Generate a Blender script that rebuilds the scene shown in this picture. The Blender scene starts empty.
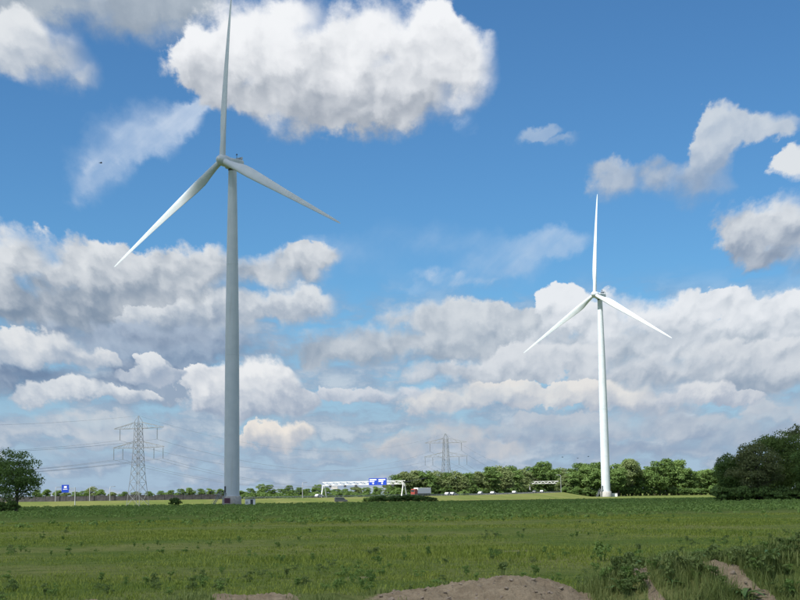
import bpy, math
import numpy as np
# ---------------------------------------------------------------- camera
FPX, HY, ROLL, CAM_H = 1450.0, 494.5, -0.0133, 2.9
PITCH = math.atan((HY - 300) / FPX)
_F = np.array([0, math.cos(PITCH), math.sin(PITCH)])
_U = np.array([0, -math.sin(PITCH), math.cos(PITCH)])
_R = np.array([1.0, 0, 0])
_R, _U = math.cos(ROLL) * _R + math.sin(ROLL) * _U, -math.sin(ROLL) * _R + math.cos(ROLL) * _U
def ray(px, py):
    d = _F + _R * (px - 400) / FPX + _U * (300 - py) / FPX
    return d / np.linalg.norm(d)
sc = bpy.context.scene
from mathutils import Matrix
cd = bpy.data.cameras.new('camera'); cam = bpy.data.objects.new('camera', cd)
sc.collection.objects.link(cam)
cd.sensor_width = 36.0; cd.lens = 36.0 * FPX / 800.0; cd.clip_start = 0.5; cd.clip_end = 30000
cam.matrix_world = Matrix(((_R[0], _U[0], -_F[0], 0), (_R[1], _U[1], -_F[1], 0), (_R[2], _U[2], -_F[2], CAM_H), (0, 0, 0, 1)))
sc.camera = cam
# ---------------------------------------------------------------- sun, exposure
SUN_AZ, SUN_EL = math.radians(180 + 43), math.radians(54)
SUN = np.array([math.sin(SUN_AZ) * math.cos(SUN_EL), math.cos(SUN_AZ) * math.cos(SUN_EL), math.sin(SUN_EL)])
sc.view_settings.view_transform = 'Standard'; sc.view_settings.look = 'None'
EXPOSURE = 0.7
sc.view_settings.exposure = EXPOSURE; sc.view_settings.gamma = 1.0
sc.cycles.use_adaptive_sampling = True; sc.cycles.adaptive_threshold = 0.009; sc.cycles.adaptive_min_samples = 10
sc.cycles.use_denoising = True; sc.cycles.sample_clamp_indirect = 6.0
# ---------------------------------------------------------------- sky
WORLD_STRENGTH = 0.1
SUN_E = 5.0
def lin(c):
    c = c / 255.0
    return c / 12.92 if c <= 0.04045 else ((c + 0.055) / 1.055) ** 2.4
def build_world():
    w = bpy.data.worlds.new('World'); sc.world = w; w.use_nodes = True
    nt = w.node_tree; nt.nodes.clear(); N = nt.nodes; Lk = nt.links
    def put(sock, v):
        if isinstance(v, bpy.types.NodeSocket): Lk.new(v, sock)
        elif v is not None: sock.default_value = v
    def M(op, a, b=None, c=None, clamp=False):
        n = N.new('ShaderNodeMath'); n.operation = op; n.use_clamp = clamp
        for i, v in enumerate((a, b, c)): put(n.inputs[i], v)
        return n.outputs[0]
    def V(op, a, b=None, c=None, out=0):
        n = N.new('ShaderNodeVectorMath'); n.operation = op
        for i, v in enumerate((a, b, c)):
            if v is not None: put(n.inputs[i], v)
        return n.outputs[out]
    def mix(f, a, b):
        n = N.new('ShaderNodeMix'); n.data_type = 'RGBA'; n.clamp_factor = True
        put(n.inputs[0], f); put(n.inputs[6], a); put(n.inputs[7], b)
        return n.outputs[2]
    def mixf(f, a, b):
        n = N.new('ShaderNodeMix'); n.data_type = 'FLOAT'; n.clamp_factor = True
        put(n.inputs[0], f); put(n.inputs[2], a); put(n.inputs[3], b)
        return n.outputs[0]
    def smooth(x, lo, hi):
        n = N.new('ShaderNodeMapRange'); n.interpolation_type = 'SMOOTHSTEP'
        put(n.inputs[0], x); put(n.inputs[1], lo); put(n.inputs[2], hi)
        return n.outputs[0]
    def comb(x, y):
        n = N.new('ShaderNodeCombineXYZ'); put(n.inputs[0], x); put(n.inputs[1], y); return n.outputs[0]
    def noise(vec, scale, detail, rough=0.55, color=False, lac=2.1):
        n = N.new('ShaderNodeTexNoise'); n.noise_dimensions = '2D'
        put(n.inputs['Vector'], vec); n.inputs['Scale'].default_value = scale
        n.inputs['Detail'].default_value = detail; n.inputs['Roughness'].default_value = rough
        n.inputs['Lacunarity'].default_value = lac
        return n.outputs['Color' if color else 'Fac']
    def voro(vec, scale, detail, rough=0.5):
        n = N.new('ShaderNodeTexVoronoi'); n.voronoi_dimensions = '2D'; n.feature = 'SMOOTH_F1'; n.inputs['Smoothness'].default_value = .6; n.normalize = True
        put(n.inputs['Vector'], vec); n.inputs['Scale'].default_value = scale
        n.inputs['Detail'].default_value = detail; n.inputs['Roughness'].default_value = rough
        n.inputs['Lacunarity'].default_value = 2.2
        return n.outputs['Distance']
    def rgb(r, g, b):
        k = 1.0 / WORLD_STRENGTH / 2 ** EXPOSURE
        return (lin(r) * k, lin(g) * k, lin(b) * k, 1)
    tc = N.new('ShaderNodeTexCoord')
    dirv = tc.outputs['Generated']
    sp = N.new('ShaderNodeSeparateXYZ'); Lk.new(dirv, sp.inputs[0])
    DEG = 180 / math.pi
    az = M('MULTIPLY', M('ARCTAN2', sp.outputs[0], sp.outputs[1]), DEG)
    el = M('MULTIPLY', M('ARCSINE', sp.outputs[2]), DEG)
    P = comb(az, el)
    # angular size of a cloud shrinks towards the horizon: conformal coordinates
    ee = M('MULTIPLY_ADD', M('MAXIMUM', el, -2.0), 0.3, 9.0)
    Q = comb(M('DIVIDE', az, ee), M('MULTIPLY', M('LOGARITHM', ee, math.e), 1 / 0.3))
    sky = N.new('ShaderNodeTexSky'); sky.sky_type = 'NISHITA'; sky.sun_disc = False
    sky.sun_elevation = SUN_EL; sky.sun_rotation = SUN_AZ
    sky.altitude = 0; sky.air_density = 1.0; sky.dust_density = 0.2; sky.ozone_density = 3.0
    col = sky.outputs[0]
    col = V('MULTIPLY', col, SKY_TINT)
    # shared noise fields
    big = noise(Q, 2.2, 2.0, 0.5, color=True)                   # slow warp
    fine = noise(Q, 9.0, 6.0, 0.56, color=True, lac=2.2)                 # fine warp / breakup
    fs = N.new('ShaderNodeSeparateColor'); Lk.new(fine, fs.inputs[0])
    f1, f2, f3 = fs.outputs
    fw = V('ADD', V('SCALE', V('SUBTRACT', big, (.5, .5, .5)), None), V('SCALE', V('SUBTRACT', fine, (.5, .5, .5)), None))
    n_ = fw.node.inputs[0].links[0].from_node; n_.inputs['Scale'].default_value = 0.55
    n_ = fw.node.inputs[1].links[0].from_node; n_.inputs['Scale'].default_value = 0.65
    warp = V('MULTIPLY', fw, comb(ee, ee))                      # in degrees, scaled by angular size
    Pw = V('MULTIPLY_ADD', warp, (.15, .15, 0), P)
    Qw = V('MULTIPLY_ADD', fw, (.12, .12, 0), Q)
    b0 = voro(Qw, 6.0, 2.6, 0.45)
    b1 = voro(V('ADD', Qw, (-0.016, 0.030, 0)), 6.0, 2.6, 0.45)
    bill = M('SUBTRACT', 0.55, b0)
    dl = M('SUBTRACT', b1, b0)      # >0 on the sunlit side of each puff
    sw = N.new('ShaderNodeSeparateXYZ'); Lk.new(Pw, sw.inputs[0])
    elw = sw.outputs[1]
    tex = M('ADD', M('MULTIPLY', dl, 1.8), M('MULTIPLY', M('SUBTRACT', f2, .5), .36))   # relief light
    edge = M('ADD', M('MULTIPLY', bill, 0.75), M('MULTIPLY', M('SUBTRACT', f1, .5), .8))
    bs = N.new('ShaderNodeSeparateColor'); Lk.new(big, bs.inputs[0])
    softv = M('MULTIPLY_ADD', smooth(bs.outputs[2], .38, .62), 1.5, 0.4)        # some edges crisp, some wispy
    def px2deg(x, y):
        d = ray(x, y); return math.degrees(math.atan2(d[0], d[1])), math.degrees(math.asin(d[2]))
    K = math.degrees(1 / FPX)
    def group(col, blobs, base, top, shadow, light, op=1.0, soft=0.3, amp=1.0, tg=1.0, off=0.0, k=.3, gv=1.0, vec=None):
        d = None
        for (x, y, rx, ry) in blobs:
            a, e = px2deg(x, y); sx, sy = 1 / (rx * K), 1 / (ry * K)
            q = V('MULTIPLY_ADD', vec or Pw, (sx, sy, 0), (-a * sx, -e * sy, 0))
            l = V('LENGTH', q, out=1)
            d = l if d is None else M('SMOOTH_MIN', d, l, k)
        dd = M('MULTIPLY_ADD', edge, amp, M('SUBTRACT', 1.0, d))
        v = M('MULTIPLY_ADD', elw, gv / ((base - top) * K), -(gv * px2deg(sum(b[0] for b in blobs) / len(blobs), base)[1]) / ((base - top) * K) + off)
        # lower edges are softer than the tops
        alpha = smooth(dd, 0.0, M('MULTIPLY', M('MULTIPLY_ADD', smooth(v, .45 * gv, -.15), 1.5, softv), soft))
        if op != 1.0: alpha = M('MULTIPLY', alpha, op)
        Lg = M('MULTIPLY_ADD', tex, tg, v)
        c = mix(smooth(Lg, -0.15, 1.15), rgb(*shadow), rgb(*light))
        return mix(alpha, col, c)
    col = clouds(locals(), col)
    # the same broken cumulus sky goes on all round, outside the part in view
    zz = M('ADD', M('MAXIMUM', sp.outputs[2], 0.0), 0.16)
    G = V('MULTIPLY_ADD', fw, (.25, .25, 0), comb(M('DIVIDE', sp.outputs[0], zz), M('DIVIDE', sp.outputs[1], zz)))
    gn = noise(G, 1.5, 5.0, .55)
    out_m = M('MAXIMUM', smooth(M('ABSOLUTE', az), 17.0, 25.0), smooth(el, 21.0, 29.0))
    ga = M('MULTIPLY', smooth(gn, .44, .56), out_m)
    gl = smooth(M('MULTIPLY_ADD', M('SUBTRACT', f2, .5), .6, noise(V('ADD', G, (.12, .2, 0)), 1.5, 3.0, .5)), .7, .35)
    col = mix(ga, col, mix(gl, rgb(150, 165, 185), rgb(238, 240, 243)))
    bg = N.new('ShaderNodeBackground'); Lk.new(col, bg.inputs[0]); bg.inputs[1].default_value = WORLD_STRENGTH
    out = N.new('ShaderNodeOutputWorld'); Lk.new(bg.outputs[0], out.inputs[0])
    w.cycles.sampling_method = 'MANUAL'; w.cycles.sample_map_resolution = 256
    return w
SKY_TINT = tuple(c / 2 ** EXPOSURE for c in (.50, .87, 1.12))
def clouds(env, col):
    group, rgb, mix, smooth, M, noise, V, Q, P, el, az, f1, f2, f3, comb, fw, ee = (env[k] for k in
        ('group', 'rgb', 'mix', 'smooth', 'M', 'noise', 'V', 'Q', 'P', 'el', 'az', 'f1', 'f2', 'f3', 'comb', 'fw', 'ee'))
    W = (232, 236, 241)
    G = (142, 160, 182)
    # pale haze towards the horizon
    col = mix(M('MULTIPLY', smooth(el, 8.6, 0.0), 0.92), col, rgb(166, 188, 212))
    # cirrus: a torn plume and a faint veil, both with fibres
    fib = noise(V('MULTIPLY', V('MULTIPLY_ADD', fw, (.1, .1, 0), comb(M('ADD', M('MULTIPLY', az, .74), M('MULTIPLY', el, .67)), M('SUBTRACT', M('MULTIPLY', el, .74), M('MULTIPLY', az, .67)))), (.16, .62, 1)), 1.0, 5.0, .55)
    fo = smooth(fib, .30, .70)
    col = group(col, [(92, 182, 26, 22), (106, 160, 34, 30), (132, 136, 44, 30), (160, 120, 44, 22), (190, 110, 24, 12), (78, 196, 12, 14)], 210, 90, (150, 180, 216), (212, 224, 239), op=M('MULTIPLY_ADD', fo, .30, .55), soft=1.0, amp=.6, k=.5)
    col = group(col, [(430, 285, 60, 24), (480, 268, 70, 26), (545, 245, 55, 20), (440, 245, 80, 24), (350, 262, 80, 28), (320, 300, 60, 24)], 300, 230, (150, 185, 222), (190, 210, 232), op=M('MULTIPLY_ADD', fo, .40, .28), soft=1.3, amp=.6, k=.5)
    col = group(col, [(465, 284, 32, 8), (430, 276, 26, 8), (414, 290, 20, 9), (465, 128, 14, 12)], 295, 270, (185, 205, 228), (210, 222, 236), op=M('MULTIPLY', fo, .85), soft=.9, amp=.8)
    # far broken bank close to the horizon, all round
    bank = noise(V('MULTIPLY_ADD', fw, (.12, .2, 0), V('MULTIPLY', Q, (1.0, 3.0, 1))), 3.4, 5.0, .55)
    am = M('MULTIPLY', smooth(bank, .36, .58), smooth(el, 9.0, 6.0))
    lt = smooth(M('ADD', bank, M('MULTIPLY', M('SUBTRACT', f2, .5), .5)), .42, .78)
    col = mix(M('MULTIPLY', am, .75), col, mix(lt, rgb(143, 162, 187), rgb(198, 206, 216)))
    # --- centre and right banks, back to front
    col = group(col, [(430, 318, 62, 18), (380, 345, 80, 22), (470, 340, 80, 28), (520, 330, 30, 20), (330, 352, 50, 14)], 372, 298, (146, 163, 182), (214, 220, 226), off=.0, soft=.45)
    col = group(col, [(568, 306, 24, 22), (605, 322, 45, 26), (655, 318, 50, 24), (692, 306, 36, 16), (722, 300, 28, 13), (762, 312, 50, 18), (805, 306, 40, 18), (640, 345, 110, 28), (750, 345, 100, 30)], 378, 292, (150, 167, 185), W, off=.05, soft=.42)
    col = group(col, [(560, 358, 80, 16), (650, 372, 90, 20), (740, 372, 90, 26), (800, 370, 50, 28), (480, 372, 90, 12)], 402, 345, (142, 160, 181), (217, 222, 228), off=.05, soft=.45)
    col = group(col, [(585, 392, 46, 14), (500, 396, 50, 14), (655, 404, 34, 12), (620, 398, 36, 12), (440, 402, 50, 12)], 418, 380, (165, 177, 195), (232, 230, 227), op=.9)
    # --- left bank
    col = group(col, [(5, 258, 60, 32), (75, 268, 50, 32), (130, 276, 50, 30), (190, 276, 60, 28), (260, 275, 60, 22), (300, 262, 40, 14), (60, 310, 110, 40), (180, 315, 110, 40)], 340, 228, (124, 143, 165), (224, 228, 232), off=-.03, soft=.42)
    col = group(col, [(285, 308, 44, 17), (240, 312, 50, 18), (180, 318, 60, 16)], 330, 290, (140, 158, 180), (220, 225, 230))
    col = group(col, [(110, 350, 120, 30), (220, 345, 70, 26), (20, 385, 80, 20), (120, 390, 110, 20)], 405, 310, (108, 130, 160), (172, 187, 206), tg=1.2, soft=.7, op=.92)
    col = group(col, [(20, 352, 62, 18), (70, 362, 40, 14), (150, 372, 26, 12), (85, 395, 60, 10), (165, 392, 40, 12)], 378, 334, (150, 168, 190), (226, 229, 232))
    col = group(col, [(215, 384, 34, 16), (262, 384, 40, 20), (290, 405, 34, 18), (240, 405, 55, 16)], 425, 366, (150, 166, 188), (236, 238, 240))
    col = group(col, [(268, 434, 28, 10), (300, 437, 18, 12), (285, 442, 36, 10)], 452, 424, (172, 182, 197), (238, 232, 224))
    # --- low patches
    col = group(col, [(400, 446, 44, 12), (345, 452, 26, 8), (440, 438, 50, 14), (480, 450, 40, 10)], 462, 424, (166, 180, 198), (218, 212, 208), op=.75, soft=.6)
    col = group(col, [(75, 425, 60, 12), (130, 440, 50, 12), (20, 435, 40, 10), (60, 455, 60, 8)], 460, 412, (156, 174, 196), (212, 216, 220), op=.7, soft=.6)
    col = group(col, [(560, 430, 80, 14), (660, 425, 70, 14), (740, 435, 80, 16), (640, 450, 90, 10), (790, 415, 50, 14)], 455, 405, (146, 164, 188), (196, 203, 212), op=.8, soft=.6)
    col = group(col, [(40, 398, 30, 9), (75, 392, 24, 10), (120, 398, 34, 8)], 410, 384, (158, 174, 194), (224, 228, 232), soft=.35)
    col = group(col, [(150, 362, 16, 10), (142, 374, 26, 9), (168, 376, 20, 8)], 386, 352, (150, 167, 190), (226, 230, 234), soft=.35)
    col = group(col, [(700, 392, 34, 9), (672, 398, 26, 9), (735, 398, 30, 8)], 410, 382, (160, 174, 194), (222, 225, 229), soft=.4)
    col = group(col, [(345, 392, 26, 8), (378, 396, 30, 8), (410, 392, 22, 7)], 406, 382, (162, 177, 197), (216, 221, 228), soft=.5)
    # --- high clouds
    col = group(col, [(60, 4, 130, 26), (170, 6, 80, 34), (120, 22, 70, 22)], 40, -60, (150, 164, 180), (190, 200, 210), soft=.6)
    col = group(col, [(18, 45, 40, 34), (55, 62, 36, 34), (70, 80, 26, 20), (10, 60, 30, 22)], 100, 15, (160, 174, 192), (226, 230, 234), soft=.6)
    col = group(col, [(212, 70, 44, 46), (255, 45, 60, 56), (310, 80, 90, 56), (330, 62, 50, 36), (350, 105, 64, 36), (368, 42, 52, 42), (425, 58, 60, 52), (455, 68, 42, 46), (395, 95, 76, 42), (285, 20, 50, 36), (270, 100, 50, 26)], 142, 20, (152, 162, 176), (243, 245, 248), soft=.35, amp=.75, off=.1, tg=.9)
    col = group(col, [(615, 180, 30, 19), (655, 178, 34, 19), (692, 186, 42, 21), (712, 160, 22, 30), (722, 130, 24, 26), (752, 122, 50, 15), (780, 126, 20, 13)], 205, 105, (140, 163, 192), (205, 214, 224), soft=.55, amp=.7)
    col = group(col, [(795, 166, 25, 18), (770, 222, 54, 27), (795, 235, 48, 36), (745, 240, 30, 24), (775, 255, 36, 18)], 270, 195, (130, 148, 172), (222, 227, 232), soft=.4, amp=.7)
    col = group(col, [(540, 134, 22, 9), (562, 144, 18, 6)], 150, 120, (150, 175, 205), (190, 205, 222), op=.6, soft=1.2)
    return col
build_world()
sd = bpy.data.lights.new('sun', 'SUN'); sd.energy = SUN_E; sd.angle = math.radians(0.53); sd.color = (1.0, .955, .89)
so = bpy.data.objects.new('sun', sd); sc.collection.objects.link(so)
from mathutils import Vector as _V
so.rotation_euler = _V(SUN).to_track_quat('Z', 'Y').to_euler()
# ---------------------------------------------------------------- helpers
import random
from mathutils import Vector
rng = np.random.default_rng(7)
random.seed(7)
COL = sc.collection
PI = math.pi
def px_x(px, d):            # world x of a photo column at depth d
    return (px - 400) / FPX * d
def hz(px):                 # photo row of the horizon at a column
    return HY + math.tan(ROLL) * (px - 400)
def z_at(px, py, d):        # height of a photo point at depth d
    return CAM_H + (hz(px) - py) * d / FPX
def tag(o, label=None, cat=None, group=None, kind=None):
    if label: o['label'] = label
    if cat: o['category'] = cat
    if group: o['group'] = group
    if kind: o['kind'] = kind
    return o
def link(o, parent=None):
    COL.objects.link(o)
    if parent is not None: o.parent = parent
    return o
def empty(name, loc=(0, 0, 0), rz=0.0):
    o = bpy.data.objects.new(name, None); o.empty_display_size = 1.0
    o.location = loc; o.rotation_euler = (0, 0, rz)
    return link(o)
def np_mesh(name, V, F, mats=(), smooth=False):
    """V (n,3) array; F list of (m,k) index arrays."""
    me = bpy.data.meshes.new(name)
    V = np.asarray(V, np.float32)
    me.vertices.add(len(V)); me.vertices.foreach_set('co', V.ravel())
    F = [np.asarray(f, np.int32) for f in F if len(f)]
    tot = np.concatenate([np.full(len(f), f.shape[1], np.int32) for f in F])
    st = np.concatenate([[0], np.cumsum(tot)[:-1]]).astype(np.int32)
    idx = np.concatenate([f.ravel() for f in F])
    me.loops.add(len(idx)); me.loops.foreach_set('vertex_index', idx)
    me.polygons.add(len(tot)); me.polygons.foreach_set('loop_start', st); me.polygons.foreach_set('loop_total', tot)
    if smooth: me.polygons.foreach_set('use_smooth', np.ones(len(tot), bool))
    for m in mats: me.materials.append(m)
    me.update(calc_edges=True)
    return me
class MB:
    """collects simple solids; build() links them as one mesh object."""
    def __init__(s): s.v = []; s.f = []
    def add(s, v, f):
        o = len(s.v); s.v += [tuple(p) for p in v]; s.f += [tuple(i + o for i in q) for q in f]; return s
    def box(s, x0, x1, y0, y1, z0, z1):
        v = [(x, y, z) for z in (z0, z1) for y in (y0, y1) for x in (x0, x1)]
        return s.add(v, [(0, 2, 3, 1), (4, 5, 7, 6), (0, 1, 5, 4), (2, 6, 7, 3), (0, 4, 6, 2), (1, 3, 7, 5)])
    def prism(s, pts, y0, y1):      # polygon in xz extruded along y
        n = len(pts); v = [(p[0], y0, p[1]) for p in pts] + [(p[0], y1, p[1]) for p in pts]
        return s.add(v, [tuple(range(n)), tuple(range(2 * n - 1, n - 1, -1))] + [(i, i + n, (i + 1) % n + n, (i + 1) % n) for i in range(n)])
    def bar(s, a, b, w, w2=None):   # square bar between two points
        a, b = Vector(a), Vector(b); w2 = w if w2 is None else w2
        d = (b - a).normalized(); u = d.cross(Vector((0, 0, 1)))
        if u.length < 1e-3: u = Vector((1, 0, 0))
        u.normalize(); t = d.cross(u)
        v = [c + u * (i * k) + t * (j * k) for c, k in ((a, w / 2), (b, w2 / 2)) for i, j in ((-1, -1), (1, -1), (1, 1), (-1, 1))]
        return s.add(v, [(0, 1, 2, 3), (7, 6, 5, 4), (0, 4, 5, 1), (1, 5, 6, 2), (2, 6, 7, 3), (3, 7, 4, 0)])
    def tube(s, pts, rad, n=8, cap=True):
        pts = [Vector(p) for p in pts]; rings = []
        for i, p in enumerate(pts):
            d = (pts[min(i + 1, len(pts) - 1)] - pts[max(i - 1, 0)]).normalized()
            u = d.cross(Vector((0, 1, 0.01)))
            if u.length < 1e-2: u = d.cross(Vector((1, 0, 0)))
            u.normalize(); t = d.cross(u); r = rad[i] if hasattr(rad, '__len__') else rad
            rings.append([p + u * (math.cos(2 * PI * k / n) * r) + t * (math.sin(2 * PI * k / n) * r) for k in range(n)])
        v = [q for r in rings for q in r]
        f = [(i * n + k, i * n + (k + 1) % n, (i + 1) * n + (k + 1) % n, (i + 1) * n + k) for i in range(len(pts) - 1) for k in range(n)]
        if cap: f += [tuple(range(n - 1, -1, -1)), tuple(range((len(pts) - 1) * n, len(pts) * n))]
        return s.add(v, f)
    def lathe(s, prof, n=32, axis='z'):
        rings = []
        for r, h in prof:
            rings += [((math.cos(2 * PI * k / n) * r, math.sin(2 * PI * k / n) * r, h) if axis == 'z' else (math.cos(2 * PI * k / n) * r, h, math.sin(2 * PI * k / n) * r)) for k in range(n)]
        m = len(prof)
        f = [(i * n + k, i * n + (k + 1) % n, (i + 1) * n + (k + 1) % n, (i + 1) * n + k) for i in range(m - 1) for k in range(n)]
        f += [tuple(range(n - 1, -1, -1)), tuple(range((m - 1) * n, m * n))]
        return s.add(rings, f)
    def build(s, name, mat, parent=None, smooth=False, bevel=0):
        me = bpy.data.meshes.new(name); me.from_pydata(s.v, [], s.f); me.materials.append(mat)
        import bmesh
        bm = bmesh.new(); bm.from_mesh(me); bmesh.ops.recalc_face_normals(bm, faces=bm.faces); bm.to_mesh(me); bm.free()
        if smooth:
            me.polygons.foreach_set('use_smooth', [True] * len(me.polygons))
            me.set_sharp_from_angle(angle=math.radians(40))
        o = bpy.data.objects.new(name, me)
        if bevel:
            m = o.modifiers.new('bevel', 'BEVEL'); m.width = bevel; m.segments = 2; m.limit_method = 'ANGLE'
        return link(o, parent)
def copy_tree(o, parent=None):
    c = o.copy(); link(c)
    if parent is not None: c.parent = parent
    for ch in o.children: copy_tree(ch, c)
    return c
# ---------------------------------------------------------------- materials
class NT:
    def __init__(s, name):
        s.m = bpy.data.materials.new(name); s.m.use_nodes = True; s.t = s.m.node_tree; s.t.nodes.clear()
        s.out = s.n('ShaderNodeOutputMaterial')
    def n(s, typ, **kw):
        x = s.t.nodes.new(typ)
        for k, v in kw.items(): setattr(x, k, v)
        return x
    def put(s, sock, v):
        if isinstance(v, bpy.types.NodeSocket): s.t.links.new(v, sock)
        elif v is not None: sock.default_value = v
    def noise(s, scale, detail=4, rough=.55, vec=None, color=False):
        x = s.n('ShaderNodeTexNoise'); x.inputs['Scale'].default_value = scale; x.inputs['Detail'].default_value = detail
        x.inputs['Roughness'].default_value = rough
        if vec is not None: s.put(x.inputs['Vector'], vec)
        return x.outputs['Color' if color else 'Fac']
    def sep(s, v):
        x = s.n('ShaderNodeSeparateXYZ'); s.put(x.inputs[0], v); return x.outputs
    def pos(s): return s.n('ShaderNodeNewGeometry').outputs['Position']
    def math(s, op, a, b=None, c=None, clamp=False):
        x = s.n('ShaderNodeMath', operation=op, use_clamp=clamp)
        for i, v in enumerate((a, b, c)): s.put(x.inputs[i], v)
        return x.outputs[0]
    def mix(s, f, a, b, mode='MIX'):
        x = s.n('ShaderNodeMix', data_type='RGBA', blend_type=mode)
        s.put(x.inputs[0], f); s.put(x.inputs[6], a if not isinstance(a, tuple) else (*a, 1)); s.put(x.inputs[7], b if not isinstance(b, tuple) else (*b, 1))
        return x.outputs[2]
    def ramp(s, f, lo, hi):
        x = s.n('ShaderNodeMapRange', interpolation_type='SMOOTHSTEP'); s.put(x.inputs[0], f); x.inputs[1].default_value = lo; x.inputs[2].default_value = hi
        return x.outputs[0]
    def principled(s, color, rough=.6, bump=None, bs=.3, bd=.1, **kw):
        p = s.n('ShaderNodeBsdfPrincipled'); s.put(p.inputs['Base Color'], color if not isinstance(color, tuple) else (*color, 1)); s.put(p.inputs['Roughness'], rough)
        for k, v in kw.items(): s.put(p.inputs[k.replace('_', ' ')], v)
        if bump is not None:
            b = s.n('ShaderNodeBump'); b.inputs['Strength'].default_value = bs; b.inputs['Distance'].default_value = bd
            s.put(b.inputs['Height'], bump); s.put(p.inputs['Normal'], b.outputs[0])
        s.put(s.out.inputs[0], p.outputs[0])
        return s.m
def plain(name, color, rough=.6, var=.12, scale=3.0, metallic=0.0):
    t = NT(name); co = t.n('ShaderNodeTexCoord').outputs['Object']
    n = t.noise(scale, 4, .6, co)
    dark = tuple(c * (1 - var) for c in color); lite = tuple(min(1, c * (1 + var)) for c in color)
    return t.principled(t.mix(t.ramp(n, .3, .7), dark, lite), rough, Metallic=metallic)
def leaf_mat(name, dark, lite, trans=.4, varscale=.5, rough=.55):
    t = NT(name); geo = t.n('ShaderNodeNewGeometry'); oi = t.n('ShaderNodeObjectInfo')
    isl = geo.outputs['Random Per Island']
    n = t.noise(varscale, 2, .5, geo.outputs['Position'])
    f = t.math('ADD', t.math('MULTIPLY', isl, .28), t.math('MULTIPLY', t.ramp(n, .3, .7), .45))
    f = t.math('ADD', f, t.math('MULTIPLY', oi.outputs['Random'], .35))
    c = t.mix(f, dark, lite)
    d = t.n('ShaderNodeBsdfPrincipled'); t.put(d.inputs['Base Color'], c); d.inputs['Roughness'].default_value = rough
    d.inputs['Specular IOR Level'].default_value = .08
    tr = t.n('ShaderNodeBsdfTranslucent'); t.put(tr.inputs[0], t.mix(.5, c, (.16, .2, .02)))
    ms = t.n('ShaderNodeMixShader'); ms.inputs[0].default_value = trans
    t.put(ms.inputs[1], d.outputs[0]); t.put(ms.inputs[2], tr.outputs[0]); t.put(t.out.inputs[0], ms.outputs[0])
    return t.m
def turbine_paint():
    t = NT('turbine_paint'); co = t.n('ShaderNodeTexCoord').outputs['Object']
    mp = t.n('ShaderNodeMapping'); mp.inputs['Scale'].default_value = (1.2, 1.2, .06); t.put(mp.inputs[0], co)
    streak = t.noise(1.0, 2, .5, mp.outputs[0])
    n = t.noise(.25, 2, .5, co)
    c = t.mix(t.ramp(n, .3, .7), (.535, .60, .65), (.60, .655, .70))
    c = t.mix(t.math('MULTIPLY', t.ramp(streak, .52, .8), .35), c, (.46, .47, .465))
    return t.principled(c, .42)
MAT = {
    'turbine': turbine_paint(),
    'dark': plain('dark_equipment', (.045, .05, .055), .5),
    'steel': plain('galvanised_steel', (.30, .32, .33), .45, .2, 1.0, .6),
    'pylon': plain('pylon_steel', (.22, .235, .245), .6, .2, .6, .2),
    'wire': plain('aluminium_cable', (.26, .28, .30), .5),
    'insul': plain('insulator_glass', (.10, .12, .12), .3),
    'concrete': plain('concrete', (.42, .41, .39), .85, .15, 1.5),
    'white': plain('white_paint', (.76, .77, .76), .5, .06, 1.0),
    'blue': plain('sign_blue', (.015, .055, .42), .4, .06, .7),
    'signwhite': plain('sign_white', (.80, .81, .82), .45, .04, 1.0),
    'maroon': plain('maroon_board', (.10, .035, .06), .55, .15, 1.0),
    'barrier': plain('barrier_panel', (.075, .070, .072), .8, .35, .8),
    'bark': plain('bark', (.075, .062, .048), .9, .3, 2.0),
    'glass': plain('window_glass', (.03, .04, .045), .12, .1, 1.0),
    'tyre': plain('tyre_rubber', (.025, .025, .026), .8),
    'carwhite': plain('car_white', (.78, .79, .80), .3, .03),
    'carsilver': plain('car_silver', (.45, .47, .49), .3, .05),
    'cardark': plain('car_dark', (.055, .062, .07), .3, .1),
    'red': plain('truck_red', (.30, .06, .045), .4, .1),
    'bird': plain('bird_feathers', (.04, .04, .045), .8),
    'lamp': plain('lamp_grey', (.34, .36, .37), .5, .1),
    'leaf_a': leaf_mat('leaf_mid_green', (0.1009, 0.182, 0.0548), (0.2174, 0.3193, 0.1053)),
    'leaf_b': leaf_mat('leaf_olive', (0.1253, 0.1742, 0.0715), (0.2436, 0.3, 0.1305)),
    'leaf_c': leaf_mat('leaf_dark_green', (0.0743, 0.1354, 0.0437), (0.164, 0.2577, 0.0786)),
    'leaf_e': leaf_mat('leaf_fresh_green', (.100, .165, .045), (.190, .270, .085), .45),
    'leaf_d': leaf_mat('leaf_brownish', (0.1411, 0.1665, 0.0742), (0.2325, 0.2658, 0.1181)),
    'grass': leaf_mat('grass_blades', (0.1742, 0.2551, 0.0385), (0.369, 0.412, 0.0877), .3, .15),
    'weed': leaf_mat('weed_leaves', (0.1235, 0.223, 0.0568), (0.2778, 0.4002, 0.1138), .3, .3),
    'tallgrass': leaf_mat('tall_grass_blades', (0.1524, 0.2234, 0.058), (0.364, 0.4004, 0.1524), .3, .5),
    'weed_light': leaf_mat('weed_leaves_light', (0.1232, 0.1958, 0.058), (0.2465, 0.3117, 0.1131), .3, .6),
    'docks': leaf_mat('broad_leaves', (0.0986, 0.1973, 0.0637), (0.1973, 0.3187, 0.1214), .3, 1.0, .4),
}
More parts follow.
